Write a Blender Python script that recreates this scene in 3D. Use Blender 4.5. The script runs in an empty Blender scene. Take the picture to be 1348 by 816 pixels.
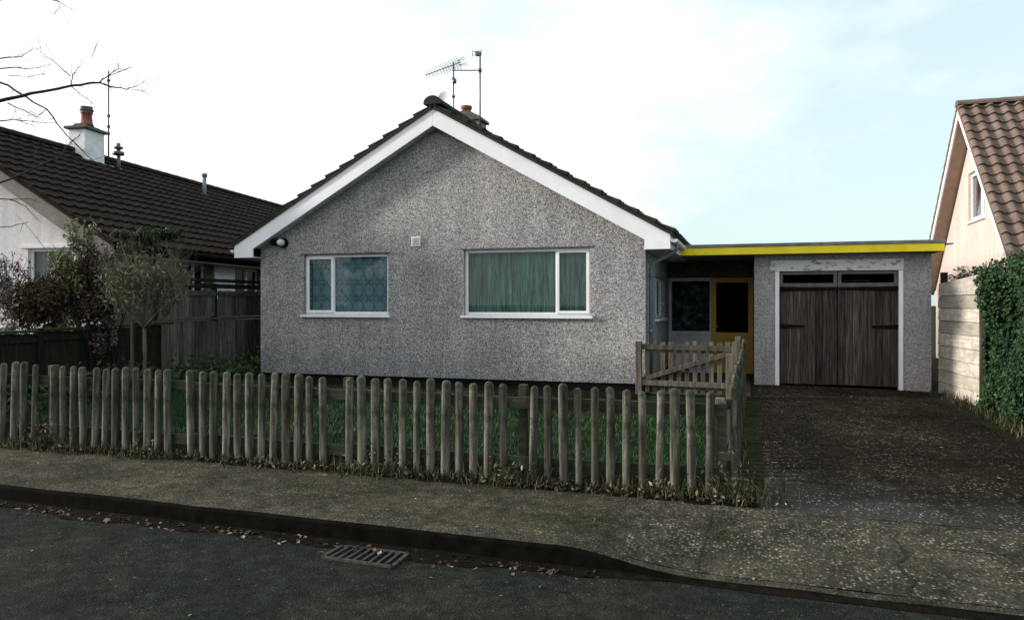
import bpy, math, random
from mathutils import Vector, Matrix
R = math.radians
random.seed(7)
rnd = random.uniform
scn = bpy.context.scene
col = scn.collection
V = Vector

# ------------------------------------------------------------------ camera geometry
YAW = R(17.1); CZ = 1.6; F = 1008.0
SN, CS = math.sin(YAW), math.cos(YAW)
def at(x, y, d):                      # a point seen at photograph position x, y at depth d
    r = (x-674)/F*d
    return V((r*CS - d*SN, r*SN + d*CS, CZ - (y-400)/F*d))

def g(X, Y):                          # gentle fall of the ground along the street, rise to the houses
    return -0.0133*max(-25, min(6, X)) + 0.013*max(0, min(9, Y-6.5))

# ------------------------------------------------------------------ materials
MATS = {}
def nt(name):
    m = bpy.data.materials.new(name); m.use_nodes = True
    t = m.node_tree
    b = t.nodes['Principled BSDF']
    return m, t, b
def node(t, typ, **kw):
    n = t.nodes.new(typ)
    for k, v in kw.items():
        if hasattr(n, k): setattr(n, k, v)
    return n
def ramp(t, src, stops):
    r = node(t, 'ShaderNodeValToRGB')
    e = r.color_ramp.elements
    while len(e) < len(stops): e.new(0.5)
    for i, (p, c) in enumerate(stops):
        e[i].position = p; e[i].color = (*c, 1)
    t.links.new(src, r.inputs[0]); return r.outputs[0]
def coords(t, stretch=(1, 1, 1), kind='Object'):
    tc = node(t, 'ShaderNodeTexCoord'); mp = node(t, 'ShaderNodeMapping')
    mp.inputs['Scale'].default_value = stretch
    t.links.new(tc.outputs[kind], mp.inputs[0]); return mp.outputs[0]
def noise(t, vec, scale, detail=4, rough=0.6):
    n = node(t, 'ShaderNodeTexNoise'); n.inputs['Scale'].default_value = scale
    n.inputs['Detail'].default_value = detail; n.inputs['Roughness'].default_value = rough
    t.links.new(vec, n.inputs['Vector']); return n.outputs['Fac']
def mix(t, fac, a, b, mode='MIX'):
    m = node(t, 'ShaderNodeMix', data_type='RGBA', blend_type=mode)
    if isinstance(fac, (int, float)): m.inputs[0].default_value = fac
    else: t.links.new(fac, m.inputs[0])
    for i, s in ((6, a), (7, b)):
        if isinstance(s, tuple): m.inputs[i].default_value = (*s, 1)
        else: t.links.new(s, m.inputs[i])
    return m.outputs[2]
def bump(t, b, h, strength=0.4, dist=0.02):
    n = node(t, 'ShaderNodeBump'); n.inputs['Strength'].default_value = strength
    n.inputs['Distance'].default_value = dist
    t.links.new(h, n.inputs['Height']); t.links.new(n.outputs[0], b.inputs['Normal'])
def spec(b, v): b.inputs['Specular IOR Level'].default_value = v

def plain(name, c, rough=0.6, metal=0.0, sp=0.4, var=0.25, scale=6.0, bmp=0.15):
    m, t, b = nt(name); v = coords(t)
    n = noise(t, v, scale, 6)
    lo = tuple(x*(1-var) for x in c); hi = tuple(min(1, x*(1+var)) for x in c)
    t.links.new(ramp(t, n, [(0.3, lo), (0.7, hi)]), b.inputs['Base Color'])
    b.inputs['Roughness'].default_value = rough; b.inputs['Metallic'].default_value = metal; spec(b, sp)
    if bmp: bump(t, b, noise(t, v, scale*12, 3), bmp, 0.004)
    MATS[name] = m; return m

def pebbledash(name, lo, mid, hi, scale=52, strength=0.9, tint=None, tsc=0.7, stain=False):
    m, t, b = nt(name); v = coords(t)
    vo = node(t, 'ShaderNodeTexVoronoi'); vo.inputs['Scale'].default_value = scale
    t.links.new(v, vo.inputs['Vector'])
    sep = node(t, 'ShaderNodeSeparateColor'); t.links.new(vo.outputs['Color'], sep.inputs[0])
    c = ramp(t, sep.outputs[0], [(0.0, lo), (0.5, mid), (1.0, hi)])
    big = ramp(t, noise(t, v, tsc, 5, 0.65), [(0.3, tint or (0.72, 0.72, 0.74)), (0.68, (1.08, 1.06, 1.02))])
    c = mix(t, 1.0, c, big, 'MULTIPLY')
    vs = coords(t, (2.2, 2.2, 0.25))
    st = ramp(t, noise(t, vs, 1.6, 5, 0.7), [(0.34, (0.78, 0.78, 0.77)), (0.6, (1.05, 1.045, 1.03))])
    c = mix(t, 0.7, c, st, 'MULTIPLY')
    if stain:                                           # rising damp and splash marks along the foot of the wall
        sx = node(t, 'ShaderNodeSeparateXYZ'); t.links.new(v, sx.inputs[0])
        ma = node(t, 'ShaderNodeMath', operation='MULTIPLY_ADD'); t.links.new(sx.outputs[2], ma.inputs[0]); ma.inputs[1].default_value = -0.75
        t.links.new(noise(t, coords(t, (1, 1, 0.4)), 1.3, 6, 0.65), ma.inputs[2])
        c = mix(t, ramp(t, ma.outputs[0], [(0.0, (0, 0, 0)), (0.42, (0.55,)*3)]), c, mix(t, 1.0, c, (0.60, 0.66, 0.68), 'MULTIPLY'))
        pt = noise(t, v, 2.4, 3, 0.5)
        c = mix(t, ramp(t, pt, [(0.60, (0, 0, 0)), (0.66, (0.35,)*3)]), c, mix(t, 1.0, c, (1.22, 1.2, 1.15), 'MULTIPLY'))
    t.links.new(c, b.inputs['Base Color']); b.inputs['Roughness'].default_value = 0.95; spec(b, 0.15)
    bump(t, b, vo.outputs['Distance'], strength, 0.012)
    MATS[name] = m; return m

def wood(name, a, bb, c, rough=0.85, stretch=(14, 14, 1.2), moss=None, bmp=0.5, plank=False):
    m, t, b = nt(name)
    oi = node(t, 'ShaderNodeObjectInfo')
    v0 = coords(t, stretch)
    ad = node(t, 'ShaderNodeVectorMath', operation='ADD')
    sc = node(t, 'ShaderNodeVectorMath', operation='SCALE'); sc.inputs['Scale'].default_value = 40
    cx = node(t, 'ShaderNodeCombineXYZ')
    for i in range(3): t.links.new(oi.outputs['Random'], cx.inputs[i])
    t.links.new(cx.outputs[0], sc.inputs[0]); t.links.new(v0, ad.inputs[0]); t.links.new(sc.outputs[0], ad.inputs[1])
    v = ad.outputs[0]
    n = noise(t, v, 1.6, 6, 0.65)
    cc = ramp(t, n, [(0.28, a), (0.5, bb), (0.74, c)])
    br = node(t, 'ShaderNodeMapRange'); br.inputs[3].default_value = 0.62; br.inputs[4].default_value = 1.25
    t.links.new(oi.outputs['Random'], br.inputs[0])
    cm = node(t, 'ShaderNodeCombineColor')
    for i in range(3): t.links.new(br.outputs[0], cm.inputs[i])
    cc = mix(t, 1.0, cc, cm.outputs[0], 'MULTIPLY')
    if plank:                                           # every board has weathered differently
        ge = node(t, 'ShaderNodeNewGeometry')
        t.links.new(ge.outputs['Random Per Island'], br.inputs[0]); br.inputs[3].default_value = 0.5; br.inputs[4].default_value = 1.35
        c3 = node(t, 'ShaderNodeCombineXYZ'); t.links.new(ge.outputs['Random Per Island'], c3.inputs[0]); t.links.new(ge.outputs['Random Per Island'], c3.inputs[2])
        t.links.new(c3.outputs[0], sc.inputs[0])
    if moss:
        v2 = coords(t, (1, 1, 0.8))
        cc = mix(t, ramp(t, noise(t, v2, 5.0, 6, 0.7), [(0.48, (0, 0, 0)), (0.62, (0.85,)*3)]), cc, moss)
    t.links.new(cc, b.inputs['Base Color']); b.inputs['Roughness'].default_value = rough; spec(b, 0.08)
    bump(t, b, n, bmp, 0.01)
    MATS[name] = m; return m

def leafmat(name, stops, rough=0.55, sp=0.35, trans=0.0):
    m, t, b = nt(name)
    ge = node(t, 'ShaderNodeNewGeometry')
    c = ramp(t, ge.outputs['Random Per Island'], stops)
    t.links.new(c, b.inputs['Base Color']); b.inputs['Roughness'].default_value = rough; spec(b, sp)
    if trans:
        tr = node(t, 'ShaderNodeBsdfTranslucent'); t.links.new(c, tr.inputs[0])
        mx = node(t, 'ShaderNodeMixShader'); mx.inputs[0].default_value = trans
        out = t.nodes['Material Output']
        t.links.new(b.outputs[0], mx.inputs[1]); t.links.new(tr.outputs[0], mx.inputs[2])
        t.links.new(mx.outputs[0], out.inputs[0])
    MATS[name] = m; return m

def groundmat(name, a, bb, stones, sscale, amount, big=None, rough=0.95, bmp=0.6, bscale=0.8, worn=None):
    """tarmac / gravel: fine noise between two tones, a share of pale chippings, broad stains"""
    m, t, b = nt(name); v = coords(t)
    c = ramp(t, noise(t, v, 38, 6, 0.75), [(0.3, a), (0.7, bb)])
    vo = node(t, 'ShaderNodeTexVoronoi'); vo.inputs['Scale'].default_value = sscale
    wn = node(t, 'ShaderNodeTexNoise'); wn.inputs['Scale'].default_value = sscale*0.7; wn.inputs['Detail'].default_value = 3
    t.links.new(v, wn.inputs['Vector'])
    wa = node(t, 'ShaderNodeVectorMath', operation='MULTIPLY_ADD'); t.links.new(wn.outputs['Color'], wa.inputs[0])
    wa.inputs[1].default_value = (1.1/sscale,)*3; t.links.new(v, wa.inputs[2])
    t.links.new(wa.outputs[0], vo.inputs['Vector'])
    sep = node(t, 'ShaderNodeSeparateColor'); t.links.new(vo.outputs['Color'], sep.inputs[0])
    pick = ramp(t, sep.outputs[0], [(1-amount-0.03, (0, 0, 0)), (1-amount+0.02, (1, 1, 1))])
    patch = ramp(t, noise(t, v, 1.7, 5, 0.7), [(0.38, (0.15,)*3), (0.62, (1, 1, 1))])
    pick = mix(t, 1.0, pick, patch, 'MULTIPLY')
    sz = ramp(t, vo.outputs['Distance'], [(0.36, (1, 1, 1)), (0.5, (0, 0, 0))])
    pick = mix(t, 1.0, pick, sz, 'MULTIPLY')
    c = mix(t, pick, c, stones)
    if big:
        c = mix(t, 1.0, c, ramp(t, noise(t, v, bscale, 6, 0.65), [(0.3, big[0]), (0.5, big[1]), (0.7, big[2])]), 'MULTIPLY')
    md = ramp(t, noise(t, v, 7.5, 8, 0.78), [(0.34, (0.45, 0.46, 0.40)), (0.5, (0.95, 0.95, 0.93)), (0.66, (1.75, 1.7, 1.6))])
    c = mix(t, 0.85, c, md, 'MULTIPLY')
    if worn:                                            # the surface dressing is worn through here
        sx = node(t, 'ShaderNodeSeparateXYZ'); t.links.new(v, sx.inputs[0])
        ma = node(t, 'ShaderNodeMath', operation='MULTIPLY_ADD'); t.links.new(sx.outputs[1], ma.inputs[0]); ma.inputs[1].default_value = -0.30; ma.inputs[2].default_value = 2.55
        mb_ = node(t, 'ShaderNodeMath', operation='MULTIPLY_ADD'); t.links.new(sx.outputs[0], mb_.inputs[0]); mb_.inputs[1].default_value = -0.14; t.links.new(ma.outputs[0], mb_.inputs[2])
        mc = node(t, 'ShaderNodeMath', operation='ADD'); t.links.new(mb_.outputs[0], mc.inputs[0]); t.links.new(noise(t, v, 2.2, 6, 0.7), mc.inputs[1])
        wf = ramp(t, mc.outputs[0], [(0.55, (0, 0, 0)), (0.95, (1, 1, 1))])
        c = mix(t, wf, c, mix(t, pick, ramp(t, noise(t, v, 40, 6, 0.75), [(0.3, worn[0]), (0.7, worn[1])]), worn[2]))
    t.links.new(c, b.inputs['Base Color']); b.inputs['Roughness'].default_value = rough; spec(b, 0.05)
    ad = node(t, 'ShaderNodeMath', operation='SUBTRACT')
    t.links.new(noise(t, v, 60, 4, 0.7), ad.inputs[0]); t.links.new(vo.outputs['Distance'], ad.inputs[1])
    bump(t, b, ad.outputs[0], bmp, 0.014)
    MATS[name] = m; return m

def tilemat(name, a, bb, moss, mamount=0.6):
    m, t, b = nt(name); v = coords(t)
    br = node(t, 'ShaderNodeTexBrick'); br.inputs['Scale'].default_value = 1.0
    c = ramp(t, noise(t, v, 3.5, 6, 0.7), [(0.3, a), (0.7, bb)])
    ms = ramp(t, noise(t, v, 7, 6, 0.75), [(mamount, (0, 0, 0)), (mamount+0.12, (1, 1, 1))])
    c = mix(t, ms, c, moss)
    t.links.new(c, b.inputs['Base Color']); b.inputs['Roughness'].default_value = 0.95; spec(b, 0.08)
    bump(t, b, noise(t, v, 50, 4), 0.4, 0.008)
    t.nodes.remove(br)
    MATS[name] = m; return m

def glassmat(name, tint, refl=0.1, rough=0.02):
    m, t, b = nt(name)
    out = t.nodes['Material Output']; t.nodes.remove(b)
    tr = node(t, 'ShaderNodeBsdfTransparent'); tr.inputs[0].default_value = (*tint, 1)
    gl = node(t, 'ShaderNodeBsdfGlossy'); gl.inputs['Roughness'].default_value = rough
    lw = node(t, 'ShaderNodeLayerWeight'); lw.inputs[0].default_value = 0.25
    mr = node(t, 'ShaderNodeMapRange'); mr.inputs[3].default_value = refl; mr.inputs[4].default_value = 0.9
    t.links.new(lw.outputs['Fresnel'], mr.inputs[0])
    mx = node(t, 'ShaderNodeMixShader')
    t.links.new(mr.outputs[0], mx.inputs[0]); t.links.new(tr.outputs[0], mx.inputs[1]); t.links.new(gl.outputs[0], mx.inputs[2])
    t.links.new(mx.outputs[0], out.inputs[0]); MATS[name] = m; return m

def curtainmat(name, lo, hi, lace=False):
    m, t, b = nt(name); v = coords(t)
    c = ramp(t, noise(t, coords(t, (9, 9, 0.7)), 2.0, 5, 0.7), [(0.36, lo), (0.68, hi)])
    if lace:
        sp = node(t, 'ShaderNodeSeparateXYZ'); t.links.new(v, sp.inputs[0])
        def sabs(o, k):
            a = node(t, 'ShaderNodeMath', operation='MULTIPLY'); a.inputs[1].default_value = k
            t.links.new(o, a.inputs[0])
            s = node(t, 'ShaderNodeMath', operation='SINE'); t.links.new(a.outputs[0], s.inputs[0])
            q = node(t, 'ShaderNodeMath', operation='ABSOLUTE'); t.links.new(s.outputs[0], q.inputs[0]); return q.outputs[0]
        ad = node(t, 'ShaderNodeMath', operation='ADD')
        t.links.new(sabs(sp.outputs[0], math.pi/0.23), ad.inputs[0]); t.links.new(sabs(sp.outputs[2], math.pi/0.31), ad.inputs[1])
        d = ramp(t, ad.outputs[0], [(0.0, (1, 1, 1)), (0.28, (0.2,)*3), (0.42, (0.9,)*3), (0.55, (0.25,)*3), (0.8, (0.75,)*3)])
        # ramp input runs 0..2, so halve it
        hv = node(t, 'ShaderNodeMath', operation='MULTIPLY'); hv.inputs[1].default_value = 0.5
        t.links.new(ad.outputs[0], hv.inputs[0])
        t.links.new(hv.outputs[0], d.node.inputs[0])
        c = mix(t, d, mix(t, 1.0, c, (0.36, 0.42, 0.46), 'MULTIPLY'), mix(t, 0.75, c, tuple(min(1, x*1.3) for x in hi)))
    t.links.new(c, b.inputs['Base Color']); b.inputs['Roughness'].default_value = 0.9; spec(b, 0.1)
    MATS[name] = m; return m

pebbledash('dash', (0.12, 0.117, 0.118), (0.32, 0.312, 0.313), (0.64, 0.622, 0.615), scale=72, tint=(0.74, 0.765, 0.82), stain=True)
pebbledash('dash_garage', (0.24, 0.23, 0.23), (0.37, 0.355, 0.355), (0.50, 0.48, 0.475), tint=(0.72, 0.74, 0.8))
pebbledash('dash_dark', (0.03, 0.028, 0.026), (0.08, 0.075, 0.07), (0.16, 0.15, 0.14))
pebbledash('dash_tan_shade', (0.10, 0.09, 0.08), (0.17, 0.155, 0.135), (0.28, 0.25, 0.22))  # neighbour's side walls: the narrow gap's shade is mixed into this tone
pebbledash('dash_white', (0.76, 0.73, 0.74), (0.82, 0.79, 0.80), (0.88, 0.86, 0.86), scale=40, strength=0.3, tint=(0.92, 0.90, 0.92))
pebbledash('dash_cream', (0.47, 0.385, 0.345), (0.54, 0.45, 0.41), (0.61, 0.52, 0.48), scale=40, strength=0.35, tint=(0.9, 0.88, 0.86))
plain('white', (0.80, 0.80, 0.83), 0.45, var=0.06, scale=2.5)
plain('white_weathered', (0.62, 0.62, 0.62), 0.7, var=0.35, scale=9)
plain('upvc', (0.80, 0.81, 0.83), 0.3, var=0.04)
m_, t_, b_ = nt('lintel_paint'); v_ = coords(t_, (1, 1, 2.2))
t_.links.new(ramp(t_, noise(t_, v_, 5, 7, 0.7), [(0.36, (0.13, 0.125, 0.12)), (0.42, (0.30, 0.30, 0.30)), (0.47, (0.62, 0.62, 0.64))]), b_.inputs['Base Color']); b_.inputs['Roughness'].default_value = 0.8; MATS['lintel_paint'] = m_
plain('yellow', (0.84, 0.67, 0.006), 0.5, var=0.12, scale=3)
plain('yellow_door', (0.36, 0.20, 0.010), 0.5, var=0.15, scale=5)
plain('felt', (0.16, 0.17, 0.18), 0.9, var=0.35, scale=4)
plain('plinth', (0.004, 0.004, 0.005), 0.8, sp=0.1, var=0.4)
plain('pipe', (0.13, 0.17, 0.21), 0.5, var=0.15)
plain('iron', (0.004, 0.004, 0.0045), 0.8, sp=0.1, var=0.3, scale=20)
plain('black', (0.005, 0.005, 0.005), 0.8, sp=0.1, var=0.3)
plain('grate_iron', (0.04, 0.039, 0.038), 0.8, sp=0.1, var=0.5, scale=25)
plain('alu', (0.12, 0.12, 0.13), 0.5, metal=0.5, var=0.2, scale=20)
plain('dish', (0.62, 0.63, 0.68), 0.5, var=0.05)
plain('terracotta', (0.25, 0.085, 0.055), 0.8, var=0.35, scale=9)
plain('mortar', (0.10, 0.095, 0.085), 0.95, var=0.5, scale=9)
plain('lead', (0.17, 0.20, 0.24), 0.6, var=0.25)
plain('render_white', (0.80, 0.78, 0.78), 0.8, var=0.18, scale=5, bmp=0.5)
plain('barge_tan', (0.20, 0.18, 0.155), 0.8, var=0.25)
plain('soffit_brown', (0.36, 0.26, 0.20), 0.7, var=0.15)
plain('toplight_timber', (0.115, 0.105, 0.10), 0.8, var=0.35, scale=12)
plain('timber_frame', (0.38, 0.38, 0.39), 0.7, var=0.2)
plain('blind', (0.7, 0.7, 0.72), 0.8, var=0.05)
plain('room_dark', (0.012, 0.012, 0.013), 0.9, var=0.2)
plain('steel', (0.6, 0.6, 0.6), 0.3, metal=0.9, var=0.05)
plain('red_cap', (0.35, 0.02, 0.02), 0.4)
plain('kerb_stone', (0.055, 0.052, 0.044), 0.95, var=0.5, scale=14, bmp=0.5)
plain('kerb_shade_grime', (0.0045, 0.0042, 0.003), 1.0, sp=0.03, var=0.6, scale=9, bmp=0.5)  # kerb face: shade painted into the near-black tone, along with grime
plain('crack', (0.004, 0.004, 0.003), 1.0, var=0.3)
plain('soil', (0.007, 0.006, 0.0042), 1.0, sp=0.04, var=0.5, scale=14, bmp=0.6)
plain('litter_pale', (0.35, 0.29, 0.24), 0.7)
wood('picket_wood', (0.014, 0.013, 0.010), (0.085, 0.079, 0.062), (0.25, 0.24, 0.20), moss=(0.020, 0.027, 0.012), bmp=1.0)
wood('rail_wood', (0.025, 0.025, 0.018), (0.062, 0.06, 0.046), (0.12, 0.115, 0.09), stretch=(1.2, 14, 14), moss=(0.05, 0.065, 0.03))
wood('gate_wood', (0.04, 0.036, 0.027), (0.10, 0.09, 0.07), (0.19, 0.172, 0.14))
wood('door_wood', (0.014, 0.0105, 0.009), (0.062, 0.050, 0.045), (0.15, 0.127, 0.118), stretch=(22, 22, 1.4), plank=True, bmp=0.9)
wood('panel_dark', (0.008, 0.008, 0.005), (0.022, 0.021, 0.015), (0.045, 0.042, 0.034), moss=(0.012, 0.018, 0.007))
wood('panel_grey', (0.035, 0.030, 0.024), (0.10, 0.09, 0.074), (0.21, 0.195, 0.168), plank=True)
wood('bark', (0.02, 0.015, 0.016), (0.045, 0.034, 0.036), (0.08, 0.065, 0.065), stretch=(6, 6, 2))
wood('bark_pale', (0.06, 0.06, 0.04), (0.13, 0.125, 0.09), (0.2, 0.19, 0.14), stretch=(6, 6, 2))
wood('white_boards', (0.24, 0.215, 0.18), (0.40, 0.37, 0.325), (0.54, 0.51, 0.465), stretch=(9, 1.2, 12), bmp=0.25, moss=(0.30, 0.27, 0.2))
tilemat('tile_brown', (0.015, 0.011, 0.009), (0.036, 0.027, 0.022), (0.036, 0.032, 0.018), 0.66)
tilemat('tile_grey', (0.022, 0.022, 0.02), (0.045, 0.045, 0.04), (0.035, 0.045, 0.02), 0.52)
tilemat('tile_red', (0.105, 0.075, 0.06), (0.19, 0.145, 0.12), (0.17, 0.12, 0.04), 0.6)
groundmat('asphalt', (0.009, 0.0094, 0.0096), (0.025, 0.026, 0.0255), (0.10, 0.10, 0.09), 70, 0.03,
          ((0.62, 0.8, 0.92), (0.9, 1.0, 0.85), (1.6, 1.5, 1.2)), bscale=0.9)
groundmat('pavement_tarmac', (0.020, 0.0188, 0.0150), (0.068, 0.064, 0.052), (0.19, 0.185, 0.155), 62, 0.16,
          ((0.50, 0.50, 0.36), (1, 0.99, 0.93), (1.45, 1.4, 1.28)), bscale=1.3)
groundmat('pavement_concrete', (0.020, 0.0185, 0.015), (0.070, 0.066, 0.055), (0.24, 0.23, 0.20), 44, 0.30,
          ((0.48, 0.48, 0.38), (1, 0.99, 0.94), (1.4, 1.38, 1.28)), bscale=1.5)
groundmat('drive_tarmac', (0.010, 0.0085, 0.0065), (0.026, 0.022, 0.017), (0.19, 0.195, 0.185), 42, 0.20,
          ((0.45, 0.42, 0.32), (1.0, 0.9, 0.75), (1.7, 1.6, 1.45)), bscale=0.55, worn=((0.020, 0.0195, 0.018), (0.060, 0.058, 0.053), (0.27, 0.275, 0.27)))
groundmat('earth', (0.010, 0.012, 0.006), (0.025, 0.03, 0.014), (0.05, 0.05, 0.04), 30, 0.02,
          ((0.7, 0.8, 0.6), (1, 1, 1), (1.2, 1.2, 1)))
groundmat('turf', (0.006, 0.014, 0.006), (0.016, 0.036, 0.014), (0.03, 0.05, 0.02), 20, 0.05,
          ((0.7, 0.8, 0.6), (1, 1, 1), (1.2, 1.2, 1)))
leafmat('grass', [(0, (0.005, 0.022, 0.007)), (0.5, (0.012, 0.05, 0.014)), (0.85, (0.026, 0.07, 0.02)), (1, (0.07, 0.075, 0.03))], 0.6, 0.2)
leafmat('weed', [(0, (0.012, 0.018, 0.006)), (0.45, (0.032, 0.042, 0.014)), (0.7, (0.06, 0.055, 0.028)), (1, (0.13, 0.11, 0.07))], 0.8, 0.2)
leafmat('dead_leaf', [(0, (0.02, 0.012, 0.007)), (0.5, (0.06, 0.035, 0.018)), (0.85, (0.13, 0.08, 0.045)), (1, (0.3, 0.24, 0.17))], 0.8, 0.2)
leafmat('ivy', [(0, (0.003, 0.009, 0.004)), (0.5, (0.009, 0.028, 0.009)), (0.9, (0.022, 0.056, 0.018)), (1, (0.055, 0.10, 0.035))], 0.65, 0.12)
leafmat('olive', [(0, (0.05, 0.052, 0.024)), (0.5, (0.13, 0.125, 0.07)), (1, (0.26, 0.24, 0.16))], 0.7, 0.2)
leafmat('evergreen', [(0, (0.01, 0.02, 0.006)), (0.6, (0.028, 0.045, 0.012)), (1, (0.06, 0.085, 0.03))], 0.7, 0.2)
leafmat('russet', [(0, (0.02, 0.011, 0.005)), (0.6, (0.065, 0.038, 0.018)), (1, (0.14, 0.09, 0.045))], 0.7, 0.2)
leafmat('variegated', [(0, (0.05, 0.07, 0.018)), (0.6, (0.16, 0.17, 0.06)), (1, (0.36, 0.35, 0.2))], 0.6, 0.3)
leafmat('darkred', [(0, (0.012, 0.008, 0.006)), (0.6, (0.042, 0.024, 0.018)), (0.85, (0.085, 0.058, 0.042)), (1, (0.17, 0.125, 0.095))], 0.6, 0.3)
leafmat('palepink', [(0, (0.07, 0.055, 0.045)), (0.6, (0.17, 0.14, 0.12)), (1, (0.40, 0.35, 0.32))], 0.7, 0.2)
glassmat('glass', (0.56, 0.67, 0.66), 0.025)
glassmat('glass_dark', (0.25, 0.28, 0.3), -0.035)
glassmat('glass_clear', (0.75, 0.8, 0.82), -0.035)
glassmat('glass_bright', (0.7, 0.8, 0.82), 0.35)
curtainmat('net_teal', (0.09, 0.16, 0.14), (0.52, 0.68, 0.62))
curtainmat('net_lace', (0.16, 0.23, 0.25), (0.52, 0.63, 0.68), lace=True)
curtainmat('net_grey', (0.30, 0.27, 0.22), (0.60, 0.55, 0.46))
m_, t_, b_ = nt('obscure'); v_ = coords(t_)                # mottled obscured glass
t_.links.new(ramp(t_, noise(t_, v_, 6, 8, 0.75), [(0.44, (0.006, 0.009, 0.010)), (0.58, (0.05, 0.085, 0.09)), (0.7, (0.16, 0.24, 0.25))]), b_.inputs['Base Color']); b_.inputs['Roughness'].default_value = 0.8; spec(b_, 0.1); MATS['obscure'] = m_

# ------------------------------------------------------------------ mesh building
class MB:
    def __init__(s): s.v = []; s.f = []; s.m = []; s.sm = []
    def add(s, vs, fs, mi=0, smooth=False):
        o = len(s.v); s.v += [V(p) for p in vs]
        for f in fs: s.f.append(tuple(i+o for i in f)); s.m.append(mi); s.sm.append(smooth)
    def box(s, x0, x1, y0, y1, z0, z1, mi=0):
        x0, x1 = sorted((x0, x1)); y0, y1 = sorted((y0, y1)); z0, z1 = sorted((z0, z1))
        s.add([(x0,y0,z0),(x1,y0,z0),(x1,y1,z0),(x0,y1,z0),(x0,y0,z1),(x1,y0,z1),(x1,y1,z1),(x0,y1,z1)],
              [(0,3,2,1),(4,5,6,7),(0,1,5,4),(1,2,6,5),(2,3,7,6),(3,0,4,7)], mi)
    def bar(s, a, b, w, h, mi=0, up=(0,0,1)):      # rectangular bar from a to b
        a, b = V(a), V(b); d = (b-a).normalized(); u = V(up)
        if abs(d.dot(u)) > 0.97: u = V((0,1,0))
        sd = d.cross(u).normalized(); u = sd.cross(d).normalized()
        p = []
        for c in (a, b):
            for i, j in ((-1,-1),(1,-1),(1,1),(-1,1)): p.append(c+sd*(i*w/2)+u*(j*h/2))
        s.add(p, [(0,1,2,3),(7,6,5,4),(0,4,5,1),(1,5,6,2),(2,6,7,3),(3,7,4,0)], mi)
    def tube(s, pts, rad, n=8, mi=0, cap=True):
        pts = [V(p) for p in pts]
        if isinstance(rad, (int, float)): rad = [rad]*len(pts)
        vs, fs = [], []; u = None
        for i, p in enumerate(pts):
            d = (pts[min(i+1, len(pts)-1)]-pts[max(i-1, 0)])
            if d.length < 1e-9: d = V((0,0,1))
            d.normalize()
            if u is None:
                u = V((1,0,0)) if abs(d.x) < 0.8 else V((0,1,0))
            u = (u - d*u.dot(d)).normalized(); w = d.cross(u)
            for k in range(n):
                a = 2*math.pi*k/n; vs.append(p+(u*math.cos(a)+w*math.sin(a))*rad[i])
        for i in range(len(pts)-1):
            for k in range(n):
                q = (k+1) % n; fs.append((i*n+k, i*n+q, (i+1)*n+q, (i+1)*n+k))
        if cap: fs.append(tuple(range(n-1, -1, -1))); fs.append(tuple(range((len(pts)-1)*n, len(pts)*n)))
        s.add(vs, fs, mi, True)
    def prism(s, poly, axis, a, b, mi=0):          # polygon in the other two axes, extruded along axis
        def P(u, w, t):
            return {'x': (t,u,w), 'y': (u,t,w), 'z': (u,w,t)}[axis]
        n = len(poly)
        vs = [P(u,w,a) for u,w in poly]+[P(u,w,b) for u,w in poly]
        fs = [tuple(range(n)), tuple(range(2*n-1, n-1, -1))]
        for i in range(n): fs.append((i, i+n, (i+1) % n+n, (i+1) % n))
        s.add(vs, fs, mi)
    def quad(s, a, b, c, d, mi=0): s.add([a,b,c,d], [(0,1,2,3)], mi)
    def leaf(s, p, n, size, asp=1.6, mi=0, roll=None):
        n = V(n).normalized(); t = n.cross(V((0,0,1)))
        if t.length < 0.1: t = V((1,0,0))
        t.normalize(); w = n.cross(t)
        a = rnd(0, 6.28) if roll is None else roll
        x = t*math.cos(a)+w*math.sin(a); y = n.cross(x); h = size/2
        p = V(p)
        s.add([p-x*h*asp, p-x*h*0.1-y*h*0.8+n*h*.2, p+x*h*asp, p-x*h*0.1+y*h*0.8+n*h*.2], [(0,1,2,3)], mi)
    def blade(s, p, h, lean, w, mi=0):
        p = V(p); a = rnd(0, 6.28); sd = V((math.cos(a), math.sin(a), 0))*w/2
        l = V((rnd(-1,1), rnd(-1,1), 0))*lean
        s.add([p-sd, p+sd, p+sd*0.6+l*0.4+V((0,0,h*0.6)), p-sd*0.6+l*0.4+V((0,0,h*0.6)), p+l+V((0,0,h))],
              [(0,1,2,3),(3,2,4)], mi)
    def build(s, name, mats, parent=None, local=False, bevel=0, fixn=True):
        if isinstance(mats, str): mats = [mats]
        vs = s.v
        if parent is not None and not local:
            inv = WM[parent.name].inverted(); vs = [inv @ p for p in vs]
        me = bpy.data.meshes.new(name); me.from_pydata([tuple(p) for p in vs], [], s.f)
        for m in mats: me.materials.append(MATS[m])
        me.polygons.foreach_set('material_index', s.m); me.polygons.foreach_set('use_smooth', s.sm)
        me.update()
        o = bpy.data.objects.new(name, me); col.objects.link(o)
        if parent is not None: o.parent = parent; WM[o.name] = WM[parent.name]
        else: WM[o.name] = Matrix()
        if bevel:
            b = o.modifiers.new('Bevel', 'BEVEL'); b.width = bevel; b.segments = 2; b.limit_method = 'ANGLE'; b.angle_limit = R(40)
        return o
WM = {}
def tag(o, label=None, cat=None, group=None, kind=None):
    if label: o['label'] = label
    if cat: o['category'] = cat
    if group: o['group'] = group
    if kind: o['kind'] = kind
    return o
def thing(name, label, cat, loc, rz=0, group=None):
    o = bpy.data.objects.new(name, None); col.objects.link(o); o.empty_display_size = 0.2
    o.location = loc; o.rotation_euler = (0, 0, rz)
    WM[o.name] = Matrix.Translation(V(loc)) @ Matrix.Rotation(rz, 4, 'Z')
    return tag(o, label, cat, group)

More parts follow.
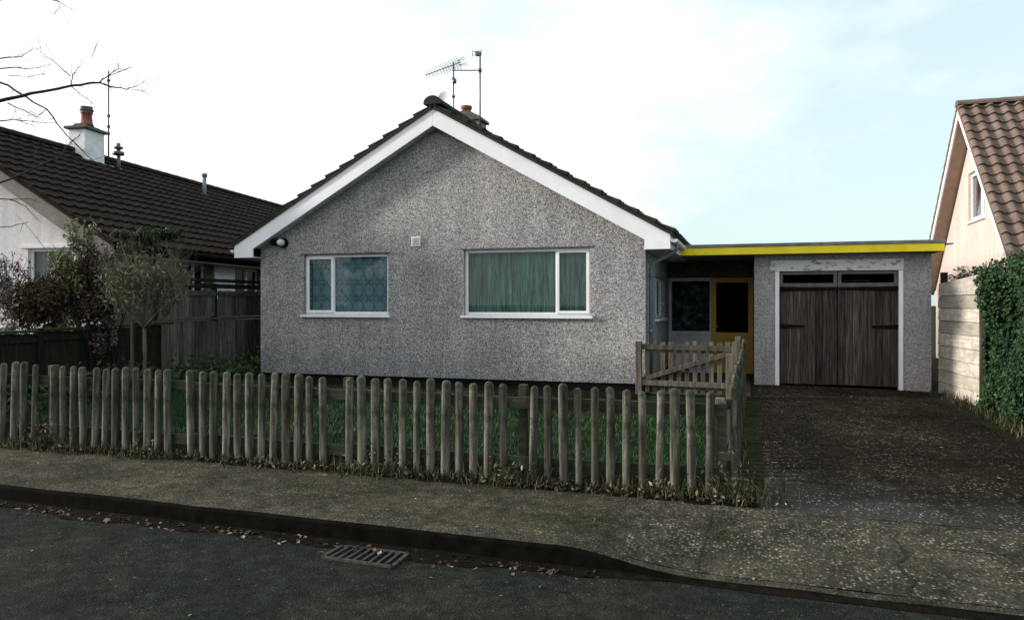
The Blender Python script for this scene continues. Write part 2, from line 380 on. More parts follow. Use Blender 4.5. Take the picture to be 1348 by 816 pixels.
def holed_wall(mb, O, U, N, u0, u1, zb, ztop, holes, reveal=0.1, cuts=(), mi=0):
    """wall face in the plane through O along U; holes are (ua, ub, za, zb); N points out; ztop(u)"""
    O, U, N = V(O), V(U).normalized(), V(N).normalized(); Z = V((0,0,1))
    cs = sorted(set([u0, u1]+[c for c in cuts]+[h[0] for h in holes]+[h[1] for h in holes]))
    P = lambda u, z, k=0: O+U*u+Z*z-N*k
    for a, b in zip(cs, cs[1:]):
        mid = (a+b)/2; hs = sorted([h for h in holes if h[0] < mid < h[1]], key=lambda h: h[2])
        z = zb
        za = zbq = zb
        for h in hs:
            mb.quad(P(a, za), P(b, zbq), P(b, h[2]), P(a, h[2]), mi); za = zbq = h[3]
        mb.quad(P(a, za), P(b, zbq), P(b, ztop(b)), P(a, ztop(a)), mi)
    for a, b, c, d in holes:
        mb.quad(P(a,c), P(b,c), P(b,c,reveal), P(a,c,reveal), mi); mb.quad(P(a,d), P(a,d,reveal), P(b,d,reveal), P(b,d), mi)
        mb.quad(P(a,c), P(a,c,reveal), P(a,d,reveal), P(a,d), mi); mb.quad(P(b,c), P(b,d), P(b,d,reveal), P(b,c,reveal), mi)

def tiles(mb, P0, U, Vv, L, S, gauge=0.32, amp=0.012, tw=0.3, thick=0.035, mi=0, deck=True, prof='roll', jit=0.004):
    P0, U, Vv = V(P0), V(U).normalized(), V(Vv).normalized(); N = U.cross(Vv)
    if N.z < 0: N = -N
    per = 8; nu = max(2, int(L/tw*per)); n = math.ceil(S/gauge)
    for i in range(n):
        v0 = i*gauge; v1 = min(v0+gauge+0.02, S)
        lo, hi, dn = [], [], []
        jt = {}
        for k in range(nu+1):
            u = L*k/nu; ph = (u/tw) % 1.0; ti = int(u/tw)
            if prof == 'roll': w = amp*max(0, math.sin(math.pi*min(1, ph/0.55)))**0.8 if ph < 0.55 else -amp*0.25*math.sin(math.pi*(ph-0.55)/0.45)
            else: w = amp*math.sin(2*math.pi*ph)
            if ti not in jt: jt[ti] = (rnd(-jit, jit), rnd(-jit*2, jit*2))
            j = jt[ti]
            lo.append(P0+U*u+Vv*(v0+j[1])+N*(thick+0.012+w+j[0])); hi.append(P0+U*u+Vv*v1+N*(0.01+w))
            dn.append(P0+U*u+Vv*(v0+j[1]+0.004)+N*(0.004+w*0.9+j[0]))
        vs = lo+hi+dn; m = nu+1; fs = []
        for k in range(nu):
            fs.append((k, k+1, m+k+1, m+k)); fs.append((2*m+k, 2*m+k+1, k+1, k))
        fs.append((0, m, 2*m)); fs.append((nu, 3*m-1, 2*m-1))
        mb.add(vs, fs, mi, False)
    if deck:
        a, b = P0-N*0.005, P0+U*L-N*0.005
        c, d = b+Vv*S, a+Vv*S
        dn = -N*0.05
        mb.add([a,b,c,d,a+dn,b+dn,c+dn,d+dn], [(0,1,2,3),(7,6,5,4),(0,4,5,1),(1,5,6,2),(2,6,7,3),(3,7,4,0)], mi)

def ridge(mb, a, b, r=0.13, seg=0.45, mi=0):
    a, b = V(a), V(b); d = b-a; L = d.length; d.normalize(); sd = d.cross(V((0,0,1))).normalized(); n = int(L/seg)
    for i in range(n):
        p = a+d*(i*L/n); q = a+d*((i+1)*L/n+0.03); vs = []
        for c, rr in ((p, r), (q, r*0.93)):
            for k in range(9):
                t = math.pi*(k/8*1.1-0.05); vs.append(c+sd*(math.cos(t)*rr)+V((0,0,math.sin(t)*rr*0.8-0.02)))
        fs = [(k, k+1, 10+k, 9+k) for k in range(8)]+[tuple(range(8, -1, -1)), tuple(range(9, 18))]
        mb.add(vs, fs, mi, False)

def window(parent, O, U, N, w, h, mull, opener, frame='upvc', glass='glass', curtain=None, back=None, label=None, sill=True, inset=0.07, fw=0.055, sash=0.05):
    """frame mesh with panes; O is the lower left corner on the wall face; mull = list of u positions; opener = list of (u0,u1)"""
    O, U, N = V(O), V(U).normalized(), V(N).normalized(); Z = V((0,0,1))
    def bx(mb, u0, u1, z0, z1, k0, k1, mi=0):
        p = [O+U*u-N*k+Z*z for z in (z0, z1) for u, k in ((u0,k0),(u1,k0),(u1,k1),(u0,k1))]
        mb.add(p, [(0,1,2,3),(7,6,5,4),(0,4,5,1),(1,5,6,2),(2,6,7,3),(3,7,4,0)], mi)
    m = MB(); a, b = inset, inset+0.06
    bx(m, 0, fw, 0, h, a, b); bx(m, w-fw, w, 0, h, a, b); bx(m, fw, w-fw, 0, fw, a, b); bx(m, fw, w-fw, h-fw, h, a, b)
    for u in mull: bx(m, u-fw*0.55, u+fw*0.55, fw, h-fw, a, b)
    for u0, u1 in opener:
        k0, k1 = a-0.018, a+0.02
        bx(m, u0, u0+sash, fw*0.6, h-fw*0.6, k0, k1); bx(m, u1-sash, u1, fw*0.6, h-fw*0.6, k0, k1)
        bx(m, u0+sash, u1-sash, fw*0.6, fw*0.6+sash, k0, k1); bx(m, u0+sash, u1-sash, h-fw*0.6-sash, h-fw*0.6, k0, k1)
    o = m.build('window', frame, parent, bevel=0.004)
    if label: o['label'] = label
    p = MB(); k = a+0.03
    p.quad(O+U*fw*.5-N*k+Z*fw*.5, O+U*(w-fw*.5)-N*k+Z*fw*.5, O+U*(w-fw*.5)-N*k+Z*(h-fw*.5), O+U*fw*.5-N*k+Z*(h-fw*.5))
    p.build('pane', glass, o)
    if sill:
        s = MB(); bx(s, -0.05, w+0.05, -0.05, -0.003, -0.06, 0.09); s.build('sill', frame, o, bevel=0.005)
    if curtain:
        c = MB(); nn = 160; kk = b+0.06; vs, fs = [], []
        ph = [rnd(0, 6.28) for _ in range(4)]
        for i in range(nn+1):
            u = w*i/nn
            f = 0.014*math.sin(u*52+ph[0]+1.5*math.sin(u*4+ph[3]))+0.010*math.sin(u*83+ph[1])+0.012*math.sin(u*19+ph[2])
            vs.append(O+U*u-N*(kk+f)+Z*0.0); vs.append(O+U*u-N*(kk+f*0.6)+Z*h)
        for i in range(nn): fs.append((2*i, 2*i+2, 2*i+3, 2*i+1))
        c.add(vs, fs, 0, True); c.build('curtain', curtain, o)
    if back:
        c = MB(); kk = b+0.35; c.quad(O-N*kk, O+U*w-N*kk, O+U*w-N*kk+Z*h, O-N*kk+Z*h); c.build('blind', back, o)
    return o

# ================================================================== GROUND
def sheet(name, xs, ys, zf, mat, kind='structure'):
    m = MB(); nx, ny = len(xs), len(ys)
    m.add([(x, y, zf(x, y)) for y in ys for x in xs],
          [(j*nx+i, j*nx+i+1, (j+1)*nx+i+1, (j+1)*nx+i) for j in range(ny-1) for i in range(nx-1)])
    return tag(m.build(name, mat), kind=kind)
def lin(a, b, n): return [a+(b-a)*i/n for i in range(n+1)]
sheet('ground', [-900, -60, 60, 900], [-900, -40, 60, 900], lambda x, y: -0.55, 'earth')
KY = 4.87                                              # back of the gutter, face of the kerb
sheet('road', lin(-60, 60, 60), [-6, 0, 2, 4, KY+0.02], lambda x, y: g(x, 0)-0.14-0.01*max(0, 4-y)*0, 'asphalt')
def drop(x):                                           # how far the kerb is lowered for the driveway
    def s(a, b, t): t = max(0, min(1, (t-a)/(b-a))); return t*t*(3-2*t)
    return 0.115*s(-1.25, -0.25, x)*(1-s(4.3, 5.2, x))
def pz(x, y): return g(x, 0)-drop(x)*(1-max(0, min(1, (y-KY)/1.25)))
xs = lin(-30, -2, 28)+lin(-1.8, 6, 39)+lin(7, 30, 23)
pv = MB(); ys = [KY+0.115, 5.3, 5.6, 5.9, 6.12, 6.3]; nx = len(xs)
pv.add([(x, y, pz(x, y)) for y in ys for x in xs], [])
for j in range(len(ys)-1):
    for i in range(nx-1):
        pv.f.append((j*nx+i, j*nx+i+1, (j+1)*nx+i+1, (j+1)*nx+i)); pv.m.append(1 if xs[i] > -0.95 and xs[i] < 6 else 0); pv.sm.append(False)
def ribbon(pts, w):                                    # joints and cracks of the paving, a hair above it
    for a, b in zip(pts, pts[1:]):
        a, b = V(a), V(b); d = (b-a).normalized(); n = V((-d.y, d.x, 0))*w/2
        q = [a-n, b-n, b+n, a+n]; pv.quad(*[(p.x, p.y, pz(p.x, p.y)+0.004) for p in q], 2)
def wob(a, b, n=10, j=0.012):
    a, b = V((*a, 0)), V((*b, 0)); return [a.lerp(b, i/n)+V((rnd(-j, j), rnd(-j, j), 0)) for i in range(n+1)]
ribbon(wob((-0.95, 5.0), (-0.93, 6.1)), 0.008)
ribbon(wob((-0.3, 5.02), (-0.26, 6.1)), 0.010)
ribbon(wob((0.92, 5.0), (0.98, 5.75), j=0.035), 0.018)
ribbon(wob((0.98, 5.75), (1.0, 6.0), 4, 0.02), 0.008)
ribbon(wob((1.25, 5.78), (3.2, 5.75), 24, 0.012), 0.010)
ribbon(wob((-3.9, 5.0), (-3.85, 6.1)), 0.006)
tag(pv.build('pavement', ['pavement_tarmac', 'pavement_concrete', 'crack']), kind='structure')
kb = MB(); kx = lin(-30, -2, 56)+lin(-1.9, 6, 79)+lin(6.5, 30, 40); kv = []
for a in kx:
    z = pz(a, KY)+0.005+0.004*math.sin(a*7.3)*math.sin(a*2.1); y0, y1 = KY+0.006*math.sin(a*5.1), KY+0.125
    kv += [(a, y0, z-0.25), (a, y0, z-0.022), (a, y0+0.022, z), (a, y1, z), (a, y1, z-0.2)]
kb.add(kv, [])
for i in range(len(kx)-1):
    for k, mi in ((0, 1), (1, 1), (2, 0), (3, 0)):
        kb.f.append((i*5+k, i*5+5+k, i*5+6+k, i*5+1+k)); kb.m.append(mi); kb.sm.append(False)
tag(kb.build('kerb', ['pavement_tarmac', 'kerb_shade_grime']), kind='structure')
sl_ = MB(); kx = lin(-30, 8, 380); sv = []                # silt washed against the kerb; its dark tone widens the kerb's painted shade
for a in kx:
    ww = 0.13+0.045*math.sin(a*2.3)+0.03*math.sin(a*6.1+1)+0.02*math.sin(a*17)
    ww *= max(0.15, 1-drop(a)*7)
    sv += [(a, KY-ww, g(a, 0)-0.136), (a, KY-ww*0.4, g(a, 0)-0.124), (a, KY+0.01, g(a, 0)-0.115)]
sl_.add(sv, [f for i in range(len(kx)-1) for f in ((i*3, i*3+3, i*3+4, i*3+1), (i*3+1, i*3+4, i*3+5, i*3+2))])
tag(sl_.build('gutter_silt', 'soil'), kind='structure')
GX = [-40, -30, -25, -20, -15, -10, -7, -4, -1, 2, 4, 6, 10, 20, 40]
sheet('garden_soil', GX, [6.29, 6.5, 8, 10, 12, 14, 15.5, 20, 45], lambda x, y: g(x, y)-0.012, 'earth')
sheet('driveway', [0.02, 0.6, 1.2, 1.8, 2.4, 3.3], lin(6.28, 15, 12), lambda x, y: g(x, y)+0.004 - 0.02*abs((x-1.6)/1.6)**3, 'drive_tarmac')
sheet('lawn', lin(-9.9, -0.35, 12), lin(6.75, 12.9, 10), lambda x, y: g(x, y)-0.004, 'turf')
sheet('path', [-1.6, -0.8, 0.05], [12.9, 14, 15, 16.8], lambda x, y: g(x, y)+0.004, 'pavement_concrete')
m = MB(); bx_ = lin(-8.6, 0.06, 130); n = 0; bv = []
for X in bx_:
    e = 6.16+0.03*(X+8)*0.6+0.035*math.sin(X*3.1)+0.025*math.sin(X*8.3+1)+0.015*math.sin(X*19)
    for Y, dz in ((e, -0.015), (e+0.05, 0.012), (e+0.16, 0.018), (6.85, 0.012)): bv.append((X, Y, (pz(X, Y) if Y < 6.28 else g(X, Y))+dz+0.006*math.sin(X*13+Y*9)))
m.add(bv, [(i*4+k, i*4+4+k, i*4+5+k, i*4+1+k) for i in range(len(bx_)-1) for k in range(3)])
tag(m.build('flower_bed', 'soil'), kind='structure')

sheet('dark_strip', lin(-9.9, -1.6, 14), [11.75, 12.0, 12.5, 13.1], lambda x, y: g(x, y)+(0.006 if y > 11.8 else -0.012)+0.015*math.sin(x*3+y), 'soil')  # near-black strip along the foot of the house front
# ================================================================== THE BUNGALOW
WX0, WX1, FY = -9.195, -1.645, 13.0
CX = (WX0+WX1)/2; HB = 21.8; EO = 0.435
PT = 0.565                                             # rise of the roof per metre
AP = 5.14                                              # top of the bargeboards at the apex
PAN = math.atan(PT)
house = thing('bungalow', 'grey pebbledash bungalow with white bargeboards, two curtained windows and a black plinth', 'house', (CX, FY, g(CX, FY)))
wtop = lambda x: AP-0.12-PT*abs(x-CX)
WA = (-8.22, -6.42, 1.395, 2.545); WB = (-4.91, -2.59, 1.395, 2.575)
m = MB()
holed_wall(m, (0, FY, 0), (1,0,0), (0,-1,0), WX0, WX1, 0.25, wtop, [WA, WB], 0.13, cuts=(CX,))
m.build('gable_wall', 'dash', house)
m = MB()
holed_wall(m, (WX1, 0, 0), (0,1,0), (1,0,0), FY, HB, 0.25, lambda u: 2.75, [(14.45, 16.1, 1.32, 2.12)], 0.1)
holed_wall(m, (WX0, 0, 0), (0,1,0), (-1,0,0), FY, HB, 0.25, lambda u: 2.75, [])
holed_wall(m, (0, HB, 0), (1,0,0), (0,1,0), WX0, WX1, 0.25, wtop, [], cuts=(CX,))
m.build('wall', 'dash', house)
m = MB(); m.box(WX0+0.03, WX1-0.03, FY+0.03, HB-0.03, -0.3, 0.252); m.build('plinth', 'plinth', house)
m = MB(); m.box(WX0+0.2, WX1-0.2, FY+1.6, FY+1.65, 0.3, 2.7); m.build('partition', 'room_dark', house)
# bargeboards and eave boxes
B0, B1 = FY-0.24, FY-0.20
for s in (-1, 1):
    P = lambda dx, z: (CX+s*dx, z)
    tip = 3.775+EO
    poly = [P(0.0015, AP), P(tip, AP-PT*tip), P(tip, 2.5), P(3.79, 2.5), P(3.79, AP-0.335-PT*3.79), P(0.0015, AP-0.335)]
    m = MB(); m.prism(poly, 'y', B0, B1); m.build('bargeboard', 'white', house, bevel=0.005)
    m = MB()                                           # soffit and fascia under the eave, and the strip behind the bargeboard
    ex = CX+s*(tip-0.002); wx = CX+s*3.775
    m.box(min(ex, wx), max(ex, wx), B1+0.002, HB+0.15, 2.503, 2.52)
    m.box(ex-s*0.02, ex, B1+0.002, HB+0.15, 2.522, AP-PT*tip-0.02)
    m.bar((CX+s*0.02, (B1+FY)/2+0.0, AP-0.30-0.01), (CX+s*3.78, (B1+FY)/2, AP-0.31-PT*3.78), FY-B1-0.004, 0.015)
    m.build('soffit', 'white_weathered', house)
    m = MB()
    L = HB+0.2-(B0-0.02)
    sl = (tip+0.05)/math.cos(PAN)
    tiles(m, (CX+s*(tip+0.05), B0-0.03, AP+0.035-PT*(tip+0.05)), (0,1,0), (-s*math.cos(PAN), 0, math.sin(PAN)), L, sl, gauge=0.345, amp=0.016, tw=0.33, thick=0.05)
    m.build('roof', 'tile_grey', house)
m = MB(); ridge(m, (CX, B0-0.04, AP+0.09), (CX, HB+0.2, AP+0.09), r=0.17); m.build('ridge_tiles', 'tile_grey', house)
# gutters and downpipe
for s in (-1, 1):
    gx = CX+s*(3.775+EO+0.055); gz = AP-PT*(3.775+EO)-0.10
    m = MB(); vs, fs = [], []
    for y in (B0+0.02, HB+0.15):
        for k in range(9):
            a = math.pi+math.pi*k/8; vs.append((gx+0.055*math.cos(a), y, gz+0.055*math.sin(a)))
    fs = [(k, k+1, 10+k, 9+k) for k in range(8)]+[tuple(range(9))]
    m.add(vs, fs); o = m.build('gutter', 'white' if s > 0 else 'white_weathered', house)
    sol = o.modifiers.new('Solid', 'SOLIDIFY'); sol.thickness = 0.004
m = MB()
gx = CX+3.775+EO+0.055; gz = AP-PT*(3.775+EO)-0.15
m.tube([(gx, 13.25, gz), (gx, 13.25, gz-0.10), (WX1+0.10, 13.22, gz-0.32), (WX1+0.065, 13.22, gz-0.42), (WX1+0.065, 13.22, 0.12)], 0.034, 12)
for z in (1.1, 2.05): m.tube([(WX1+0.065, 13.22, z), (WX1+0.065, 13.22, z+0.06)], 0.042, 12)
m.build('downpipe', 'pipe', house)
window(house, (WA[0], FY, WA[2]), (1,0,0), (0,-1,0), WA[1]-WA[0], WA[3]-WA[2], [0.60], [(0.03, 0.615)], curtain='net_lace', label='smaller window with patterned lace curtain')
window(house, (WB[0], FY, WB[2]), (1,0,0), (0,-1,0), WB[1]-WB[0], WB[3]-WB[2], [1.72], [(1.71, 2.29)], curtain='net_teal', label='wide window with green net curtain')
window(house, (WX1, 14.45, 1.32), (0,1,0), (1,0,0), 1.65, 0.8, [0.8], [], curtain='net_teal', fw=0.07)
# shadow-line lintel drips over the two windows
for w in (WA, WB):
    m = MB(); m.box(w[0]-0.06, w[1]+0.05, FY-0.018, FY+0.02, w[3]+0.002, w[3]+0.022); m.build('lintel_drip', 'mortar', house)
m = MB()
m.box(-5.94, -5.76, FY-0.025, FY+0.02, 2.66, 2.84); ob = m.build('air_vent', 'upvc', house, bevel=0.006)
m = MB()
for k in range(6): m.bar((-5.915, FY-0.030, 2.69+k*0.024), (-5.785, FY-0.030, 2.69+k*0.024), 0.012, 0.012)
m.build('louvre', 'timber_frame', ob)
m = MB()
m.tube([(-8.82, FY+0.01, 2.80), (-8.82, FY-0.12, 2.80)], 0.07, 12); m.tube([(-8.66, FY-0.0, 2.79), (-8.66, FY-0.06, 2.79)], 0.10, 16)
m.bar((-8.80, FY-0.07, 2.80), (-8.66, FY-0.10, 2.79), 0.04, 0.05)
ob = m.build('security_light', 'black', house)
m = MB()
m.tube([(-8.67, FY-0.06, 2.79), (-8.67, FY-0.11, 2.79), (-8.67, FY-0.15, 2.785), (-8.67, FY-0.18, 2.78)], [0.07, 0.07, 0.055, 0.02], 16)
m.build('lamp', 'blind', ob)
# chimney with pot, aerials, dish, on the ridge behind the gable
m = MB(); cy = 15.4; ccx = -5.62
m.box(ccx-0.30, ccx+0.22, cy-0.25, cy+0.25, 4.7, 5.46)
ch = m.build('chimney', 'dash', house)
m = MB(); m.prism([(ccx-0.36, 5.46), (ccx+0.29, 5.46), (ccx+0.27, 5.53), (ccx+0.02, 5.66), (ccx-0.20, 5.66), (ccx-0.34, 5.53)], 'y', cy-0.30, cy+0.30); m.build('chimney_cap', 'mortar', ch, bevel=0.01)
m = MB(); pp = V((ccx-0.14, cy, 0)); m.tube([pp+V((0,0,5.62)), pp+V((0,0,5.76)), pp+V((0,0,5.77)), pp+V((0,0,5.83))], [0.10, 0.10, 0.12, 0.12], 16); m.build('chimney_pot', 'terracotta', ch)
def roofz(x): return AP+0.04-PT*abs(x-CX)
p1 = at(597, 82, 16.0); p2 = at(632, 69, 16.0)
m = MB()
m.tube([(p1.x, p1.y, roofz(p1.x)-0.1), (p1.x, p1.y, p1.z)], 0.017, 8)
for k in (0.35, 0.72): m.tube([(p1.x, p1.y, p1.z-k-0.02), (p1.x, p1.y, p1.z-k+0.02)], 0.04, 8)
m.tube([(p1.x+0.03, p1.y-0.02, p1.z-0.45), (p1.x+0.03, p1.y-0.02, p1.z-0.37)], 0.045, 8)
a1 = m.build('television_aerial', 'alu', house)
m = MB(); e0, e1 = at(561, 99, 15.6), at(607, 82, 16.1)
m.tube([e0, e1], 0.010, 6)
dr = (e1-e0).normalized(); sd = V((0.25, 0.2, -0.9)); sd = (sd-dr*sd.dot(dr)).normalized()
for k in range(13):
    p = e0.lerp(e1, k/13.0); L = 0.075+0.006*k
    m.tube([p-sd*L, p+sd*L], 0.006, 5)
    if k > 5: m.tube([p-sd*L*0.7+dr*0.03, p+sd*L*0.7+dr*0.03], 0.005, 5)
q = e0.lerp(e1, 0.9)
for a in (-1, 1):
    for b in (0.35, 0.8): m.tube([q+sd*a*0.04, q+dr*0.12+sd*a*0.12*b+V((0.08, 0.03, 0.02))], 0.006, 5)
m.build('yagi_antenna', 'alu', a1)
m = MB()
m.tube([(p2.x, p2.y, roofz(p2.x)-0.15), (p2.x, p2.y, p2.z)], 0.018, 8)
bz = at(632, 93, 16.0).z
m.tube([(p1.x, p1.y, bz+0.0), (p2.x, p2.y, bz)], 0.012, 6); m.tube([(p2.x, p2.y, bz-0.04), (p2.x, p2.y, bz+0.04)], 0.035, 8)
a2 = m.build('television_aerial', 'alu', house)
m = MB()
for dx in (-0.13, 0.06): m.tube([(p2.x+dx, p2.y-0.1, p2.z-0.11), (p2.x+dx, p2.y-0.1, p2.z+0.01)], 0.007, 5)
m.tube([(p2.x-0.14, p2.y-0.1, p2.z-0.01), (p2.x+0.07, p2.y-0.1, p2.z-0.01)], 0.007, 5)
m.tube([(p2.x-0.13, p2.y-0.1, p2.z-0.08), (p2.x+0.06, p2.y-0.1, p2.z-0.1)], 0.006, 5)
m.box(p2.x-0.06, p2.x+0.01, p2.y-0.14, p2.y-0.04, p2.z-0.10, p2.z-0.02)
m.build('loop_antenna', 'alu', a2)
dp = at(589, 137, 15.2); m = MB(); vs, fs = [], []
for i in range(7):
    rr = 0.23*i/6
    for k in range(20):
        a = 2*math.pi*k/20; vs.append(dp+V((math.cos(a)*rr, 0.10*(rr/0.23)**2*-1, math.sin(a)*rr)))
for i in range(6):
    for k in range(20): fs.append((i*20+k, i*20+(k+1) % 20, (i+1)*20+(k+1) % 20, (i+1)*20+k))
m.add(vs, fs, 0, True); m.tube([dp, dp+V((0, 0.15, -0.1)), (dp.x, dp.y+0.15, roofz(dp.x))], 0.02, 8)
rot = Matrix.Translation(dp) @ Matrix.Rotation(R(-28), 4, 'Z') @ Matrix.Translation(-dp); m.v = [rot @ p for p in m.v]
m.build('satellite_dish', 'dish', house)

# ================================================================== GARAGE WITH LINK PORCH
GY = 15.0; GX0, GX1 = 0.12, 3.08; GB = 20.6
gz0 = g(1.5, GY)
gar = thing('garage', 'flat roofed garage with yellow fascia, weathered timber doors and a recessed porch', 'garage', (1.5, GY, gz0))
m = MB(); OPN = (0.50, 2.62, 0.0, 2.20)
holed_wall(m, (0, GY, 0), (1,0,0), (0,-1,0), GX0, GX1, -0.1, lambda u: 2.50, [OPN], 0.16)
holed_wall(m, (GX0, 0, 0), (0,1,0), (-1,0,0), GY, GB, -0.1, lambda u: 2.5, [])
holed_wall(m, (GX1, 0, 0), (0,1,0), (1,0,0), GY, GB, -0.1, lambda u: 2.5, [])
m.build('wall', 'dash_garage', gar)
PY = 16.8
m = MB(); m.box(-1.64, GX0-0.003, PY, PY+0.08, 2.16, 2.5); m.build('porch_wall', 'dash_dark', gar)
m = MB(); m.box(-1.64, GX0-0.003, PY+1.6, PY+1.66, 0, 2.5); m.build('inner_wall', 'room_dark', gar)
m = MB(); m.box(-1.36, 3.20, 14.72, GB+0.1, 2.505, 2.64); m.build('flat_roof', 'felt', gar)
m = MB(); m.box(-1.32, 3.22, 14.68, 14.718, 2.505, 2.640); m.build('fascia', 'yellow', gar, bevel=0.004)
m = MB(); m.box(-1.34, 3.235, 14.665, GB+0.12, 2.643, 2.70); m.box(-1.30, 3.2, 14.9, GB, 2.70, 2.72); m.build('roof_felt', 'felt', gar, bevel=0.006)
m = MB(); m.tube([(3.225, 14.72, 2.62), (3.36, 14.70, 2.63)], [0.02, 0.012], 8); m.build('overflow_pipe', 'pipe', gar)
m = MB(); m.box(OPN[0]-0.1, OPN[1]+0.02, GY-0.012, GY+0.15, 2.203, 2.40); m.build('lintel', 'lintel_paint', gar)
for a in (OPN[0]-0.012, OPN[1]-0.06):
    m = MB(); m.box(a, a+0.072, GY-0.03, GY+0.10, gz0-0.02, 2.195); m.build('door_jamb', 'white', gar, bevel=0.004)
dm = (OPN[0]+OPN[1])/2
for a, b, hs in ((OPN[0]+0.065, dm-0.006, 1), (dm+0.006, OPN[1]-0.065, -1)):
    m = MB(); n = 8; w = (b-a)/n
    for k in range(n):
        y = GY+0.035+rnd(-0.003, 0.003)
        m.box(a+k*w+0.003, a+(k+1)*w-0.003, y, y+0.03, gz0+0.03+rnd(0, .012), 1.905)
    m.box(a, b, GY+0.07, GY+0.10, gz0+0.04, 1.9)
    lf = m.build('garage_door', 'door_wood', gar, bevel=0.003)
    f = MB(); z0, z1 = 1.91, 2.19
    f.box(a, b, GY+0.03, GY+0.08, z0, z0+0.07); f.box(a, b, GY+0.03, GY+0.08, z1-0.05, z1)
    f.box(a, a+0.06, GY+0.03, GY+0.08, z0+0.07, z1-0.05); f.box(b-0.06, b, GY+0.03, GY+0.08, z0+0.07, z1-0.05)
    f.build('window_frame', 'toplight_timber', lf)
    p = MB(); p.quad((a+0.05, GY+0.06, z0+.06), (b-0.05, GY+0.06, z0+.06), (b-0.05, GY+0.06, z1-.04), (a+0.05, GY+0.06, z1-.04)); p.build('pane', 'glass_dark', lf)
    ex = a if hs > 0 else b
    for z, L in ((1.875, 0.97), (1.19, 0.42)):
        h = MB(); h.prism([(ex-hs*0.05, z-0.045), (ex-hs*0.05, z+0.045), (ex+hs*L, z+0.018), (ex+hs*L, z-0.018)], 'y', GY+0.012, GY+0.026)
        h.tube([(ex-hs*0.045, GY+0.01, z-0.05), (ex-hs*0.045, GY+0.01, z+0.05)], 0.014, 8)
        h.build('strap_hinge', 'iron', lf)
m = MB(); m.box(GX0+0.1, GX1-0.1, GY+2.5, GY+2.55, 0.1, 2.4); m.build('partition', 'room_dark', gar)
m = MB(); m.box(dm+0.15, dm+0.62, GY+0.6, GY+0.64, 2.02, 2.05); m.build('strip_light', 'upvc', gar)
# glazed side panel and yellow door in the porch
xa, xm, xb = -1.63, -0.735, 0.112
m = MB(); pz0 = g(0, 15.5)
m.box(xa, xa+0.07, PY-0.03, PY+0.04, pz0, 2.155); m.box(xm-0.035, xm+0.0, PY-0.03, PY+0.04, pz0, 2.155)
m.box(xa+0.07, xm-0.035, PY-0.03, PY+0.04, 2.085, 2.155); m.box(xa+0.07, xm-0.035, PY-0.03, PY+0.04, 0.94, 1.02)
m.box(xa+0.07, xm-0.035, PY-0.01, PY+0.03, pz0, 0.938)
m.box(-1.22, -0.9, PY-0.018, PY-0.012, 0.8, 0.87)
sp_ = m.build('glazed_screen', 'timber_frame', gar)
m = MB(); m.quad((xa+.07, PY+.01, 1.02), (xm-.035, PY+.01, 1.02), (xm-.035, PY+.01, 2.085), (xa+.07, PY+.01, 2.085)); m.build('pane', 'glass_clear', sp_)
m = MB(); m.quad((xa+.07, PY+.07, 1.02), (xm-.035, PY+.07, 1.02), (xm-.035, PY+.07, 2.085), (xa+.07, PY+.07, 2.085)); m.build('obscured_film', 'obscure', sp_)
m = MB()
m.box(xm+0.003, xm+0.10, PY-0.02, PY+0.03, pz0+0.02, 2.15); m.box(xb-0.10, xb, PY-0.02, PY+0.03, pz0+0.02, 2.15)
m.box(xm+0.10, xb-0.10, PY-0.02, PY+0.03, 2.05, 2.15); m.box(xm+0.10, xb-0.10, PY-0.02, PY+0.03, 0.86, 1.0); m.box(xm+0.10, xb-0.10, PY-0.005, PY+0.02, pz0+0.02, 0.858)
dd = m.build('porch_door', 'yellow_door', gar, bevel=0.004)
m = MB(); m.quad((xm+.1, PY+.005, 1.0), (xb-.1, PY+.005, 1.0), (xb-.1, PY+.005, 2.05), (xm+.1, PY+.005, 2.05)); m.build('pane', 'glass_dark', dd)
m = MB(); m.tube([(xm+0.05, PY-0.06, 1.13), (xm+0.05, PY-0.02, 1.13)], 0.02, 10); m.tube([(xm+0.05, PY-0.06, 1.13), (xm+0.15, PY-0.06, 1.12)], 0.011, 8); m.build('handle', 'steel', dd)

# ================================================================== LEFT NEIGHBOUR (built in its own frame: x across the gable to the left, y back)
RZ = R(7.75)
HX, HY = -11.0, 11.15
nb = thing('bungalow', 'neighbouring bungalow with long dark brown tiled roof, white gable and white chimney', 'house', (HX, HY, g(HX, HY)), RZ)
W2, E2 = 4.2, 2.70 - g(HX, HY); P2 = 0.617; LEN = 17.0; z0 = 0
AN = math.atan(P2)
def wl(m): return m
wt2 = lambda k: E2-0.08+P2*min(-k, 2*W2+k)             # k negative to the left
m = MB(); wy = 0.28
WN = (-2.0, -0.55, 1.25, 2.44)
holed_wall(m, (0, wy, 0), (1,0,0), (0,-1,0), -2*W2+0.4, -0.4, -0.3, wt2, [WN], 0.1, cuts=(-W2,))
m.build('gable_wall', 'dash_white', nb, local=True)
m = MB()
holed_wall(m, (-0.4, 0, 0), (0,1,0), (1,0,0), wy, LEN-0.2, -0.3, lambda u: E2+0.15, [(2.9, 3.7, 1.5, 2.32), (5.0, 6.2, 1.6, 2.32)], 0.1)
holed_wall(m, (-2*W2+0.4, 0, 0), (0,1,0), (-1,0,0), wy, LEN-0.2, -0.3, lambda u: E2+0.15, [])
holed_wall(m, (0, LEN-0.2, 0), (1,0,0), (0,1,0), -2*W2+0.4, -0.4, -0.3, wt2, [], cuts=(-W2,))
m.build('wall', 'dash_tan_shade', nb, local=True)
WM_save = WM[nb.name]
def lp(x, y, z): return WM_save @ V((x, y, z))
LU, LN = (WM_save.to_3x3() @ V((1,0,0))), (WM_save.to_3x3() @ V((0,-1,0)))
